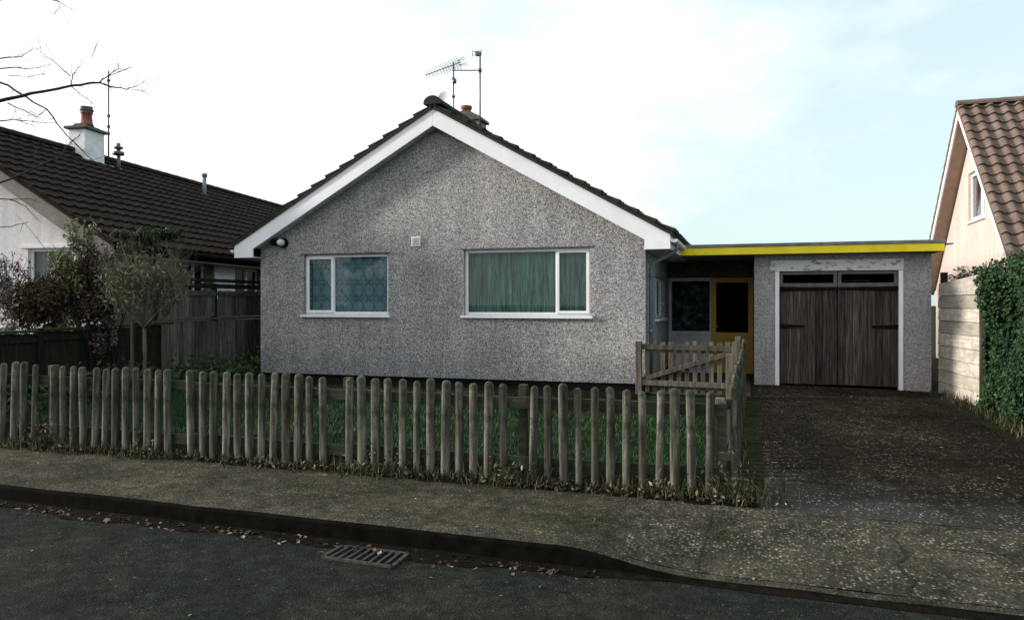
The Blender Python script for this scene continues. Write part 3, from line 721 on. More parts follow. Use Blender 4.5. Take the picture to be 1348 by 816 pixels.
LS, LSN = (WM_save.to_3x3() @ V((0,1,0))), (WM_save.to_3x3() @ V((1,0,0)))
window(nb, lp(WN[0], wy, WN[2]), LU, LN, WN[1]-WN[0], WN[3]-WN[2], [0.95], [(0.95, 1.43)], curtain='net_grey')
m = MB(); m.box(WN[0]-0.15, WN[1]+0.1, wy-0.03, wy+0.04, WN[3]+0.004, WN[3]+0.06); m.build('lintel', 'upvc', nb, local=True)
window(nb, lp(-0.4, 2.9, 1.5), LS, LSN, 0.8, 0.82, [0.4], [], back='blind', glass='glass_dark')
window(nb, lp(-0.4, 5.0, 1.6), LS, LSN, 1.2, 0.72, [0.6], [(0.61, 1.17)], back='blind', glass='glass_dark')
for a, b in ((4.0, 4.9), (6.4, 8.5)):
    m = MB(); m.box(-0.395, -0.36, a, b, 1.5, 2.35); m.build('white_panel', 'white', nb, local=True)
for s in (0, 1):
    m = MB()
    if s == 0: tiles(m, (0.02, -0.03, E2), (0,1,0), (-math.cos(AN), 0, math.sin(AN)), LEN, (W2+0.02)/math.cos(AN), gauge=0.33, amp=0.022, tw=0.30, thick=0.045)
    else: tiles(m, (-2*W2-0.02, -0.03, E2), (0,1,0), (math.cos(AN), 0, math.sin(AN)), LEN, (W2+0.02)/math.cos(AN), gauge=0.33, amp=0.022, tw=0.30, thick=0.045)
    m.build('roof', 'tile_brown', nb, local=True)
    m = MB(); k0 = 0 if s == 0 else -2*W2; k1 = -W2
    e = 1 if s == 0 else -1
    m.prism([(k0, E2-0.02), (k0, E2-0.20), (k0-e*0.35, E2-0.20), (k1, E2+P2*W2-0.24), (k1, E2+P2*W2-0.03)], 'y', 0.0, 0.03)
    m.build('bargeboard', 'barge_tan', nb, local=True)
    m = MB(); m.box(k0-e*0.003, k0-e*0.40, 0.032, LEN-.1, E2-0.20, E2-0.185)
    m.bar((k0-e*0.1, 0.15, E2-0.17+0.02), (k1, 0.15, E2+P2*W2-0.19), 0.24, 0.014)
    m.build('soffit', 'soffit_brown', nb, local=True)
    m = MB(); m.tube([(k0+e*0.055, 0.02, E2-0.06), (k0+e*0.055, LEN-.1, E2-0.06)], 0.055, 10); m.build('gutter', 'iron', nb, local=True)
m = MB(); ridge(m, (-W2, -0.04, E2+P2*W2+0.05), (-W2, LEN, E2+P2*W2+0.05), r=0.14); m.build('ridge_tiles', 'tile_brown', nb, local=True)
rz2 = E2+P2*W2
cxk, cys = -W2+0.16, 4.42
m = MB(); m.box(cxk-0.22, cxk+0.23, cys-0.34, cys+0.34, rz2-0.9, rz2+0.55)
ch = m.build('chimney', 'render_white', nb, local=True, bevel=0.012)
m = MB(); m.box(cxk-0.30, cxk+0.31, cys-0.42, cys+0.42, rz2+0.552, rz2+0.62); m.prism([(cxk-0.22, rz2+.622), (cxk+0.23, rz2+.622), (cxk+0.1, rz2+.70), (cxk-0.08, rz2+.70)], 'y', cys-0.3, cys+0.3); m.build('chimney_cap', 'mortar', ch, local=True, bevel=0.012)
m = MB(); c = V((cxk, cys, rz2+0.70)); m.tube([c, c+V((0,0,.06)), c+V((0,0,.28)), c+V((0,0,.29)), c+V((0,0,.36))], [0.17, 0.14, 0.115, 0.14, 0.14], 16)
po = m.build('chimney_pot', 'terracotta', ch, local=True)
m = MB(); m.tube([c+V((0,0,.361)), c+V((0,0,.40))], 0.16, 14); m.tube([c+V((0,0,.40)), c+V((0,0,.46)), c+V((0,0,.47))], [0.11, 0.15, 0.02], 14); m.build('chimney_cowl', 'mortar', ch, local=True)
m = MB(); sl0 = rz2-0.55*P2
m.prism([(cxk+0.232, rz2-0.56), (cxk+0.52, rz2-0.42), (cxk+0.232, rz2-0.18)], 'y', cys-0.42, cys+0.95); m.build('flashing', 'lead', nb, local=True)
def mast(nm, k, s, base, top, r, parts):
    m = MB(); m.tube([(k, s, base), (k, s, top)], r, 8)
    for z in parts: m.tube([(k, s, z), (k, s, z+0.06)], r*2, 8)
    return m.build(nm, 'alu', nb, local=True)
a = mast('television_aerial', -W2+0.32, 5.0, rz2-0.3, rz2+2.22, 0.020, [rz2+0.6, rz2+0.78, rz2+1.05, rz2+1.95])
m = MB(); m.tube([(-W2+0.2, 4.95, rz2+2.02), (-W2+0.85, 5.15, rz2+2.34)], 0.010, 6)
for k in range(7):
    p = V((-W2+0.2, 4.95, rz2+2.02)).lerp(V((-W2+0.85, 5.15, rz2+2.34)), k/6); m.tube([p-V((-.03,.12,0.05)), p+V((-.03,.12,0.05))], 0.005, 5)
m.build('yagi_antenna', 'alu', a, local=True)
m = MB(); m.tube([(-W2+0.45, 5.2, rz2-0.5), (-W2+0.45, 5.2, rz2+0.42)], 0.05, 10); m.tube([(-W2+0.45, 5.2, rz2+0.12), (-W2+0.45, 5.2, rz2+0.20)], 0.14, 12); m.tube([(-W2+0.45, 5.2, rz2+0.28), (-W2+0.45, 5.2, rz2+0.33)], 0.11, 12)
m.build('flue', 'alu', nb, local=True)
m = MB(); k, s = -W2+0.75, 8.65; m.tube([(k, s, rz2-0.6), (k, s, rz2+0.12)], 0.06, 10); m.tube([(k, s, rz2+0.12), (k, s, rz2+0.22)], 0.085, 10); m.build('vent_pipe', 'lead', nb, local=True)

# ================================================================== RIGHT NEIGHBOUR
AX, AY, AZ = 4.88, 20.97, 6.40; HW = 4.3
rh = thing('house', 'cream gabled house with steep brown tiled roof and one small gable window', 'house', (5.25, AY, g(6, AY)))
m = MB(); WXR = 5.25
wt3 = lambda u: AZ-0.18-abs(u-AY)*1.02
HWN = (20.15, 21.55, 3.62, 4.82)
holed_wall(m, (WXR, 0, 0), (0,1,0), (-1,0,0), AY-HW+0.3, AY+HW-0.3, -0.3, wt3, [HWN], 0.1, cuts=(AY,))
m.build('gable_wall', 'dash_cream', rh)
m = MB(); holed_wall(m, (0, AY-HW+0.3, 0), (1,0,0), (0,-1,0), WXR, WXR+11, -0.3, lambda u: AZ-0.2-(HW-.3)*1.02, [])
holed_wall(m, (0, AY+HW-0.3, 0), (1,0,0), (0,1,0), WXR, WXR+11, -0.3, lambda u: AZ-0.2-(HW-.3)*1.02, [])
holed_wall(m, (WXR+11, 0, 0), (0,1,0), (1,0,0), AY-HW+0.3, AY+HW-0.3, -0.3, wt3, [], cuts=(AY,)); m.build('wall', 'dash_cream', rh)
window(rh, (WXR, 21.55, 3.62), (0,-1,0), (-1,0,0), 1.4, 1.2, [0.95], [(0.03, 0.95)], glass='glass_bright', back='blind', fw=0.07)
c45 = 1/math.sqrt(1+1.02**2)
for s in (-1, 1):
    m = MB(); S = HW/c45
    tiles(m, (AX-0.02, AY+s*HW, AZ+0.01-HW*1.02), (1,0,0), (0, -s*c45, 1.02*c45), 11.6, S, gauge=0.33, amp=0.055, tw=0.30, thick=0.045)
    m.build('roof', 'tile_red', rh)
    m = MB(); m.prism([(AY+s*0.002, AZ-0.03), (AY+s*HW, AZ-0.03-HW*1.02), (AY+s*HW, AZ-0.28-HW*1.02), (AY+s*0.002, AZ-0.28)], 'x', AX, AX+0.035); m.build('bargeboard', 'white', rh)
    m = MB(); m.bar((AX+0.205, AY+s*0.05, AZ-0.20-0.05), (AX+0.205, AY+s*(HW-.05), AZ-0.25-(HW-.1)*1.02), 0.33, 0.016); m.build('soffit', 'soffit_brown', rh)
m = MB(); ridge(m, (AX-0.03, AY, AZ+0.04), (AX+11.6, AY, AZ+0.04), r=0.15); m.build('ridge_tiles', 'tile_red', rh)

# ================================================================== PICKET FENCES
FA, FB = V((-7.62, 6.28, 0)), V((-0.30, 6.60, 0))
def on_fence(x):                                        # where the view ray of column x crosses the fence line
    t = (x-674)/F; rx, ry = t*CS-SN, t*SN+CS; d = FB-FA
    k = (FA.x*ry-FA.y*rx)/(d.y*rx-d.x*ry); return FA+d*k
def picket_mesh(h, r):
    m = MB(); n = 12
    prof = [(0, 1), (h*0.3, 1), (h*0.6, 0.99), (h-r*0.9, 0.98), (h-r*0.45, 0.88), (h-r*0.15, 0.6), (h, 0.15)]
    vs, fs = [], []
    for z, k in prof:
        for i in range(n):
            a = 2*math.pi*i/n; y = math.sin(a)*r*k; vs.append((math.cos(a)*r*k, min(y, r*0.25), z))
    for j in range(len(prof)-1):
        for i in range(n): q = (i+1) % n; fs.append((j*n+i, j*n+q, (j+1)*n+q, (j+1)*n+i))
    fs.append(tuple(range(len(vs)-n, len(vs)))); m.add(vs, fs, 0, True); return m
fence = thing('picket_fence', 'weathered round topped picket fence along the pavement', 'fence', (FB.x, FB.y, g(FB.x, FB.y)))
PX = [23, 36, 49, 74.5, 87.5, 100.5, 114.5, 129, 142.5, 156, 170, 184, 197.5, 211.5, 225.5,
      255.5, 270.5, 285, 301, 316.2, 331.3, 347.3, 363, 379.5, 395.8, 410.5, 429,
      462.5, 479.6, 496.9, 514.1, 532.7, 551, 569, 588, 606.7, 625.3, 644.3, 664,
      702.7, 723, 743.7, 763, 784, 804.7, 825, 847, 868, 889, 911, 934]
protos = []
for i in range(5):
    r = 0.0405+0.0025*(i-2); o = picket_mesh(0.87+0.006*(i-2)+0.03, r).build('picket', 'picket_wood', fence, local=True); protos.append(o.data)
    if i: bpy.data.objects.remove(o)
    else: first = o
fd = (FB-FA).normalized(); fang = math.atan2(fd.y, fd.x)
def put_picket(o, p, base, rz, lean=0.012):
    o.location = V((p.x, p.y, g(p.x, p.y)-0.03))-WM[base.name].translation
    o.rotation_euler = (rnd(-0.015, 0.015), rnd(-lean, lean), rz)
for i, x in enumerate(PX+[7, -7, -20, -34, -48, -74, -88, -102, -117, -132, -147]):
    o = first if i == 0 else first.copy()
    if i: col.objects.link(o); o.parent = fence
    o.data = protos[random.randrange(5)]
    put_picket(o, on_fence(x)-V((0, 0.035, 0)), fence, fang+rnd(-0.2, 0.2), 0.018 if x < 800 else 0.026)
    o.scale = (rnd(0.92, 1.06), 1, rnd(0.985, 1.012))
# posts and rails behind the pickets
pp = [-150, -62, 60, 244, 452, 685, 950]
for x in pp:
    p = on_fence(x); m = MB(); q = V((p.x, p.y+0.10, g(p.x, p.y)))
    h = 0.85 if x != 950 else 0.78
    m.box(q.x-0.036, q.x+0.036, q.y-0.04, q.y+0.04, q.z-0.2, q.z+h)
    o = m.build('post', 'rail_wood' , fence, bevel=0.006)
for a, b in zip(pp, pp[1:]):
    for z in (0.17, 0.70):
        p, q = on_fence(a), on_fence(b); m = MB()
        m.bar(V((p.x, p.y+0.04, g(p.x, p.y)+z+rnd(-.015, .015))), V((q.x+0.04, q.y+0.04, g(q.x, q.y)+z+rnd(-.015, .015))), 0.035, 0.10)
        m.build('rail', 'rail_wood', fence, bevel=0.005)
SX0, SX1 = -0.17, -0.10
side = thing('picket_fence', 'side picket fence running back along the left edge of the driveway', 'fence', (SX0, 6.75, g(SX0, 6.75)))
o1 = None
for k in range(36):
    y = 6.78+k*0.166; X = SX0+(SX1-SX0)*(y-6.75)/5.95
    if o1 is None:
        o1 = picket_mesh(0.98, 0.042).build('picket', 'picket_wood', side, local=True); o = o1
    else: o = o1.copy(); col.objects.link(o); o.parent = side
    put_picket(o, V((X+0.04, y, 0)), side, math.pi/2, 0.02)
    o.scale = (1, 1, rnd(0.93, 1.0) if k < 28 else rnd(0.98, 1.05))
for y in (6.72, 9.0, 11.2, 12.72):
    X = SX0+(SX1-SX0)*(y-6.75)/5.95; m = MB(); m.box(X-0.09, X-0.01, y-0.045, y+0.045, g(X, y)-0.2, g(X, y)+(0.80 if y < 8 else 1.0)); m.build('post', 'gate_wood', side, bevel=0.006)
for a, b in ((6.72, 9.0), (9.0, 11.2), (11.2, 12.72)):
    for z in (0.22, 0.74):
        xa_, xb_ = SX0+(SX1-SX0)*(a-6.75)/5.95, SX0+(SX1-SX0)*(b-6.75)/5.95
        m = MB(); m.bar((xa_+0.012, a+.05, g(xa_, a)+z), (xb_+0.012, b-.05, g(xb_, b)+z), 0.035, 0.09); m.build('rail', 'rail_wood', side, bevel=0.005)
# gate beside the corner of the bungalow, braced on the street side
GTY = 12.70; gx0, gx1 = -1.76, -0.20; gb = g(-1, GTY)
gate = thing('garden_gate', 'low slatted wooden gate with diagonal brace beside the bungalow corner', 'gate', (-1, GTY, gb))
m = MB(); m.box(gx0-0.005, gx0+0.095, GTY-0.05, GTY+0.05, gb-0.1, 0.98); m.build('post', 'gate_wood', gate, bevel=0.006)
for k in range(11):
    X = gx0+0.18+k*0.128; m = MB(); hz = 0.97+rnd(-0.03, 0.03)
    m.box(X-0.036, X+0.036, GTY+0.012, GTY+0.032, gb+0.05+rnd(-.01, .01), hz); m.build('slat', 'gate_wood', gate, bevel=0.003)
for z in (0.30, 0.89):
    m = MB(); m.bar((gx0+0.095, GTY-0.012, z+0.01), (gx1, GTY-0.012, z-0.01), 0.04, 0.085); m.build('rail', 'gate_wood', gate, bevel=0.004)
m = MB(); m.bar((gx0+0.10, GTY-0.014, 0.36), (gx1-0.02, GTY-0.014, 0.83), 0.03, 0.075, up=(0,0,1)); m.build('brace', 'gate_wood', gate, bevel=0.004)

# ================================================================== BOUNDARY FENCES ON THE LEFT
BX = -10.0
lf = thing('panel_fence', 'low dark mossy panel fence below the shrubs at left', 'fence', (BX, 9.0, g(BX, 9)))
y = 6.9
while y < 11.0:
    m = MB(); n = 9; y1 = y+0.92; zb_ = g(BX, y); top = 1.17+0.02*(y-8)
    for k in range(n):
        a, b = y+0.06+k*(0.86/n), y+0.06+(k+1)*(0.86/n)-0.004
        x0 = BX+rnd(-.004, .004); m.box(x0-0.02, x0, a, b, zb_-0.02, top+rnd(-.012, .012))
    m.box(BX-0.05, BX+0.03, y+.06, y+.918, top-0.13, top-0.06)
    m.build('panel', 'panel_dark', lf)
    m = MB(); m.box(BX-0.05, BX+0.05, y-0.04, y+0.05, zb_-0.1, top+0.06); m.build('post', 'panel_dark', lf, bevel=0.005)
    m = MB(); m.box(BX-0.055, BX+0.06, y+0.052, y+0.878, top+0.014, top+0.05); m.build('capping', 'evergreen', lf)
    y = y1
tf = thing('panel_fence', 'tall grey boarded fence between the two bungalows with a horizontal ledge', 'fence', (BX, 12.5, g(BX, 12)))
for i, y in enumerate((11.12, 12.72, 14.32, 15.92, 17.52)):
    m = MB(); n = 14; top = 1.86
    for k in range(n):
        a, b = y+0.05+k*(1.5/n), y+0.05+(k+1)*(1.5/n)-0.005; x0 = BX+rnd(-.005, .005)
        m.box(x0-0.022, x0, a, b, 1.36, top+rnd(-.01, .01))
    m.box(BX-0.03, BX+0.02, y+0.05, y+1.55, top-0.10, top-0.03)
    m.build('upper_panel', 'panel_grey', tf)
    m = MB()
    for k in range(n):
        a, b = y+0.05+k*(1.5/n), y+0.05+(k+1)*(1.5/n)-0.005; x0 = BX+0.06+rnd(-.005, .005)
        m.box(x0-0.022, x0, a, b, 0.40+rnd(-.02, .02), 1.27)
    m.build('lower_panel', 'panel_grey', tf)
    m = MB(); m.box(BX-0.03, BX+0.03, y+.03, y+1.58, 0.1, 0.39); m.build('gravel_board', 'panel_dark', tf)
    m = MB(); m.box(BX-0.03, BX+0.10, y+0.02, y+1.59, 1.30, 1.33); m.build('ledge', 'panel_grey', tf, bevel=0.004)
    m = MB(); m.box(BX-0.10, BX-0.024, y-0.04, y+0.04, 0, 2.0); m.build('post', 'panel_dark', tf)
    m = MB()
    for z, w in ((1.95, 0.09), (2.06, 0.07)): m.box(BX-0.06, BX-0.035, y+0.0, y+1.59, z-w/2, z+w/2)
    m.build('top_boards', 'panel_dark', tf)

# ================================================================== WHITE BOARDED FENCE AND IVY HEDGE ON THE RIGHT
bw = thing('boarded_fence', 'white horizontally boarded fence beside the garage', 'fence', (3.2, 14, g(3.2, 14)))
YA, YB = 14.97, 13.15
for k in range(9):
    z0_, z1_ = 0.04+k*0.213, 0.04+(k+1)*0.213-0.008
    X0 = 3.19+rnd(-.004, .004); X1 = 3.36+rnd(-.004, .004)
    tilt = 0.012
    m = MB()
    # a lapped board: bottom edge stands out
    a = [(X0-tilt, YA, z0_), (X0, YA, z1_), (X0+0.035, YA, z1_), (X0+0.035, YA, z0_)]
    e = 0.10 if k == 8 else 0.0
    b = [(X1-tilt, YB, z0_), (X1, YB, z1_+e), (X1+0.035, YB, z1_+e), (X1+0.035, YB, z0_)]
    m.add(a+b, [(0,1,2,3),(7,6,5,4),(0,4,5,1),(1,5,6,2),(2,6,7,3),(3,7,4,0)])
    m.build('board', 'white_boards', bw, bevel=0.003)
m = MB(); m.box(3.345, 3.42, YB-0.045, YB-0.004, 0, 2.04); m.build('post', 'gate_wood', bw, bevel=0.004)
m = MB(); m.box(3.24, 3.34, 15.0, 15.1, 0.05, 2.15); m.build('post', 'panel_dark', bw, bevel=0.006)

hd = MB(); random.seed(21)
def hx(y, z): return 3.45+0.07*math.sin(y*2.1+z)+0.08*math.sin(z*3.7+y*1.3)+0.06*math.sin(y*5.3)-(0.18*max(0, 0.5-z))
def htop(y): return 2.12+0.10*math.sin(y*1.7)+0.06*math.sin(y*4.1+1)+0.05*max(0, 11-y)
for i in range(27000):
    y = rnd(6.4, 13.1); z = rnd(0.03, htop(y)); x = hx(y, z)+rnd(-0.05, 0.10)-(0.04 if i % 7 == 0 else 0)
    hd.leaf((x, y, z), (-1+rnd(-.5, .5), rnd(-.9, .5), rnd(-.2, 1.0)), rnd(0.028, 0.066), 1.1)
for i in range(11000):
    y = rnd(6.4, 16.5); x = rnd(3.46, 4.6); z = htop(y)+rnd(-0.12, 0.10)-(0.10 if y > 13.2 else 0)
    if y > 15 and x < 3.6: continue
    hd.leaf((x, y, z), (rnd(-.7, .5), rnd(-.9, .4), 1), rnd(0.03, 0.066), 1.1)
for i in range(700):
    hd.leaf((rnd(3.38, 3.62), 13.14+rnd(-.08, .05), rnd(0.03, 2.1)), (rnd(-1, 0), rnd(-1, -.3), rnd(0, .8)), rnd(0.05, 0.085), 1.1)
for i in range(1500):
    x = rnd(3.3, 4.7); z = rnd(0.03, 2.15); hd.leaf((x, 6.4+rnd(-.08, .06), z), (rnd(-.5, .5), -1, rnd(0, .8)), rnd(0.05, 0.085), 1.1)
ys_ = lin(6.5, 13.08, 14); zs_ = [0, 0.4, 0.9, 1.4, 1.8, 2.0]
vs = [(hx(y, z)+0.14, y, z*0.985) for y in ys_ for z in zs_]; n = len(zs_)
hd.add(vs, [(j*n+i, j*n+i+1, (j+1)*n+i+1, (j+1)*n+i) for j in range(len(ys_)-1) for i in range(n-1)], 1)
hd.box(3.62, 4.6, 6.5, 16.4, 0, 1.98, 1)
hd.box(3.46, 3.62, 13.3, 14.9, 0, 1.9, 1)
tag(hd.build('ivy_hedge', ['ivy', 'black']), 'tall ivy covered hedge on the right side of the driveway', 'hedge')

# ================================================================== PLANTS ON THE LEFT
random.seed(5)
def cloud(mb, c, rad, n, size, mi=0, asp=1.6, up=0.3, shell=0.35, clumps=9):
    cl = []
    for _ in range(clumps):
        while True:
            p = V((rnd(-1,1), rnd(-1,1), rnd(-1,1)))
            if p.length < 1: break
        cl.append((p, rnd(0.30, 0.55)))
    for _ in range(n):
        p, r = random.choice(cl); d = V((random.gauss(0,1), random.gauss(0,1), random.gauss(0,1))); d.normalize()
        q = p*0.75+d*r*(rnd(0.2, 1)**shell)
        w = V((c[0]+q.x*rad[0], c[1]+q.y*rad[1], c[2]+q.z*rad[2]))
        mb.leaf(w, d+V((rnd(-.6,.6), rnd(-.6,.6), up+rnd(-.4,.6))), rnd(0.6, 1.3)*size, asp, mi)
def branch(mb, p, d, L, r, depth, mi=0, spread=0.6, tips=None, droop=0.0, n=3):
    pts = [V(p)]; rs = [r]; d = V(d).normalized()
    st = 4
    for k in range(st):
        d = (d+V((rnd(-.18,.18), rnd(-.18,.18), rnd(-.1,.16)-droop))).normalized()
        pts.append(pts[-1]+d*L/st); rs.append(r*(1-0.5*(k+1)/st))
    mb.tube(pts, rs, 5 if r < 0.012 else 8, mi, cap=False)
    if depth > 0:
        for i in range(n):
            k = rnd(0.3, 1.0); q = pts[0].lerp(pts[-1], k) if False else pts[min(st, int(k*st)+1)]
            dd = (d+V((rnd(-1,1), rnd(-1,1), rnd(-.5,.9)))*spread).normalized()
            branch(mb, q, dd, L*rnd(0.5, 0.8), rs[min(st, int(k*st)+1)]*0.7, depth-1, mi, spread, tips, droop, n)
    elif tips is not None: tips.append(pts[-1])
# small standard tree in front of the low fence
tb = at(190, 500, 11.6); gx_, gy_ = tb.x, tb.y
tree = thing('ornamental_tree', 'small twiggy ornamental tree with thin pale trunk behind the picket fence', 'tree', (gx_, gy_, g(gx_, gy_)))
m = MB(); tips = []
fk = at(190, 432, 11.6)
m.tube([(gx_, gy_, g(gx_, gy_)-0.05), (gx_+0.01, gy_, 0.8), fk], [0.032, 0.028, 0.026], 10)
for (px, py), dz in (((160, 405), .3), ((172, 380), -.2), ((205, 395), .2), ((225, 412), 0), ((190, 375), .1), ((240, 385), -.3)):
    e = at(px, py, 11.6+dz); pts = [fk, fk.lerp(e, .5)+V((rnd(-.05,.05), rnd(-.05,.05), 0.0)), e]
    m.tube(pts, [0.02, 0.014, 0.010], 6)
    for _ in range(10): branch(m, pts[2].lerp(pts[1], rnd(0, .6)), V((rnd(-.7,.7), rnd(-.7,.7), 1.0)), rnd(0.35, 0.62), 0.008, 2, 0, 0.6, tips, 0.0, 3)
m.build('trunk', 'bark_pale', tree)
m = MB()
for k in range(420):                                    # fine upright shoots that make up the crown
    a, b = rnd(0, 6.28), random.random()**0.5; q = at(192, rnd(365, 412), 11.6)+V((math.cos(a)*b*0.50, math.sin(a)*b*0.5, 0))
    o = (q-at(192, 440, 11.6)); d = V((o.x*0.9+rnd(-.25, .25), o.y*0.9+rnd(-.25, .25), 0.9))
    L = rnd(0.3, 0.62)*(1.05-0.35*b); d.normalize(); p1_ = q+d*L*0.5+V((rnd(-.03,.03), rnd(-.03,.03), 0)); p2_ = q+d*L+V((rnd(-.05,.05), rnd(-.05,.05), 0))
    m.tube([q, p1_, p2_], [0.006, 0.0045, 0.002], 4, 2, cap=False)
    for _ in range(9):
        u = rnd(0.15, 1.0); p = q.lerp(p2_, u)+V((rnd(-.035,.035), rnd(-.035,.035), rnd(-.03,.03)))
        m.leaf(p, (rnd(-1,1), rnd(-1,1), rnd(-.2,1)), rnd(0.018, 0.034), 2.6)
c2 = at(180, 316, 11.8); cloud(m, c2, (0.46, 0.35, 0.21), 3000, 0.036, 1, 2.0, 0.4, clumps=10)
c2 = at(205, 308, 11.8); cloud(m, c2, (0.34, 0.3, 0.18), 1900, 0.036, 1, 2.0, 0.4, clumps=9)
m.build('crown', ['olive', 'evergreen', 'bark_pale'], tree)
sp = at(174, 490, 11.8); m = MB(); m.box(sp.x-0.02, sp.x+0.02, sp.y-0.02, sp.y+0.02, g(sp.x, sp.y)-0.1, at(174, 425, 11.8).z)
tag(m.build('garden_stake', 'gate_wood', bevel=0.004), 'thin wooden stake standing beside the small tree trunk', 'stake')
def shrub(name, label, px, top, bot_, wpx, d, mat, size, n, asp=1.6, cl=12, stem='bark'):
    c = at(px, (top+bot_)/2, d); b = V((c.x, c.y, g(c.x, c.y)))
    s = thing(name, label, 'shrub', b); hz = (bot_-top)/2/F*d; wx = wpx/2/F*d
    m = MB()
    for _ in range(7): branch(m, b+V((rnd(-.1,.1), rnd(-.1,.1), -0.03)), V((rnd(-.22,.22)*wx, rnd(-.2,.2), 1)), (c.z-b.z)*rnd(.5, .75), 0.014, 1, 0, 0.5, None)
    m.build('stem', stem, s)
    m = MB(); cloud(m, c, (wx, wx*0.9, hz), n, size, 0, asp, 0.3, clumps=cl)
    cloud(m, (c.x, c.y, c.z-hz*1.2), (wx*0.85, wx*0.8, hz*0.7), n//3, size, 0, asp, 0.3, clumps=8)
    for _ in range(70):
        a, b = rnd(0, 6.28), rnd(0.3, 0.95); q = V((c.x+math.cos(a)*wx*b*.8, c.y+math.sin(a)*wx*b*.8, c.z+rnd(-.4, .75)*hz)); d = V((math.cos(a)*rnd(.1, .8), math.sin(a)*rnd(.1, .8), 1)).normalized()
        L = rnd(.12, .34); m.tube([q, q+d*L*.5, q+d*L+V((rnd(-.04, .04), rnd(-.04, .04), 0))], [.005, .004, .002], 4, 1, cap=False)
        for k in range(9): m.leaf(q+d*L*rnd(.2, 1)+V((rnd(-.03, .03), rnd(-.03, .03), rnd(-.03, .03))), (rnd(-1, 1), rnd(-1, 1), rnd(-.2, 1)), size*rnd(.5, .95), asp)
    m.build('foliage', [mat, 'bark'], s); return s
shrub('russet_shrub', 'red brown leafy shrub in front of the white gable window', 52, 352, 440, 84, 12.0, 'russet', 0.042, 6500, cl=16)
shrub('variegated_shrub', 'yellow green variegated shrub between two darker red shrubs', 90, 322, 432, 46, 12.2, 'variegated', 0.042, 3400, cl=13)
shrub('red_brown_shrub', 'tall dark red brown shrub in front of the white gable corner', 121, 316, 436, 66, 12.3, 'darkred', 0.042, 7500, cl=24)
shrub('pale_shrub', 'shrub with pale pinkish leaves beside the twiggy tree', 144, 322, 424, 34, 12.5, 'palepink', 0.036, 2000, cl=11)
shrub('frosted_shrub', 'pale leaved shrub at the far left edge below the gable', 10, 340, 430, 40, 11.8, 'palepink', 0.034, 1800, cl=11)
shrub('silver_shrub', 'sparse silvery shrub rising above the red shrubs at the gable', 108, 300, 350, 36, 12.7, 'variegated', 0.045, 480, cl=9)
# dark ground cover at the foot of the fences
m = MB()
for i in range(2600):
    X = rnd(-10.0, -9.2); Y = rnd(7, 14.5); m.leaf((X, Y, g(X, Y)+abs(random.gauss(0, .18))), (rnd(-.4,.9), rnd(-1,.3), rnd(0,1)), rnd(.05,.09), 1.4)
tag(m.build('ground_cover', 'evergreen'), 'low dark green planting at the foot of the boundary fence', 'ground cover', kind='stuff')

# bare tree just outside the picture on the left: its boughs reach in
random.seed(11)
BD = 9.0; tk = at(-150, 400, BD)
bt = thing('bare_tree', 'leafless tree whose thin boughs reach in from the left edge', 'tree', (tk.x, tk.y, g(tk.x, tk.y)))
m = MB(); q0 = V((tk.x, tk.y, g(tk.x, tk.y)-0.1)); q1 = at(-145, 300, BD); q2 = at(-150, 190, BD); q3 = at(-165, 40, BD); q4 = at(-150, -120, BD)
m.tube([q0, q0.lerp(q1, .5), q1, q2, q3, q4], [0.15, 0.125, 0.11, 0.09, 0.06, 0.03], 12)
m.build('trunk', 'bark', bt)
m = MB(); Z = lambda x, y: (x/3.265, y/3.265)
lines = [
 ([(-150, 175), (-60, 150), Z(35,423), Z(130,405), Z(305,370), Z(430,355), Z(470,370), Z(545,385), Z(590,370)], 0.030, 0.004),
 ([Z(305,370), Z(312,325), Z(345,285)], 0.008, 0.003), ([Z(305,370), Z(350,410), Z(410,450)], 0.007, 0.003),
 ([Z(430,355), Z(465,325), Z(510,295), Z(508,270)], 0.008, 0.003), ([Z(545,385), Z(580,385), Z(620,392)], 0.004, 0.002), ([Z(590,370), Z(620,350)], 0.004, 0.002),
 ([Z(300,330), Z(230,265), Z(150,205)], 0.007, 0.003),
 ([(-150, 85), (-60, 90), Z(35,365), Z(110,420), Z(200,470), Z(270,560), Z(315,610), Z(400,690)], 0.020, 0.004),
 ([(-145, 275), (-60, 258), Z(35,775), Z(150,720), Z(250,680), Z(310,610), Z(345,580)], 0.020, 0.004),
 ([(-150, 200), (-50, 165), Z(35,515), Z(90,520), Z(155,550)], 0.014, 0.003), ([Z(90,520), Z(240,530)], 0.006, 0.003),
 ([(-155, 120), (-50, 88), Z(35,245), Z(90,245), Z(140,210)], 0.014, 0.003), ([(-155, 130), (-50, 98), Z(40,290), Z(130,295), Z(205,280)], 0.014, 0.003),
 ([Z(35,325), Z(110,330), Z(180,318)], 0.005, 0.002), ([Z(35,445), Z(110,480), Z(180,510)], 0.008, 0.003),
 ([(-160, 30), (-40, 10), (30, -8), (75, 2), (93, 11)], 0.018, 0.003), ([(75, 2), (88, 25)], 0.004, 0.002), ([(120, 75), (128, 58)], 0.004, 0.002),
 ([(-145, 290), (-40, 262), (12, 262), (35, 272), (50, 290)], 0.012, 0.003), ([(12, 262), (40, 262), (52, 268)], 0.006, 0.002), ([(-145, 300), (-30, 300), (15, 298), (38, 292)], 0.010, 0.003),
 ([Z(200,470), Z(160,500), Z(120,470)], 0.005, 0.002), ([Z(250,680), Z(300,690), Z(350,680)], 0.005, 0.002), ([Z(150,720), Z(150,660)], 0.004, 0.002),
]
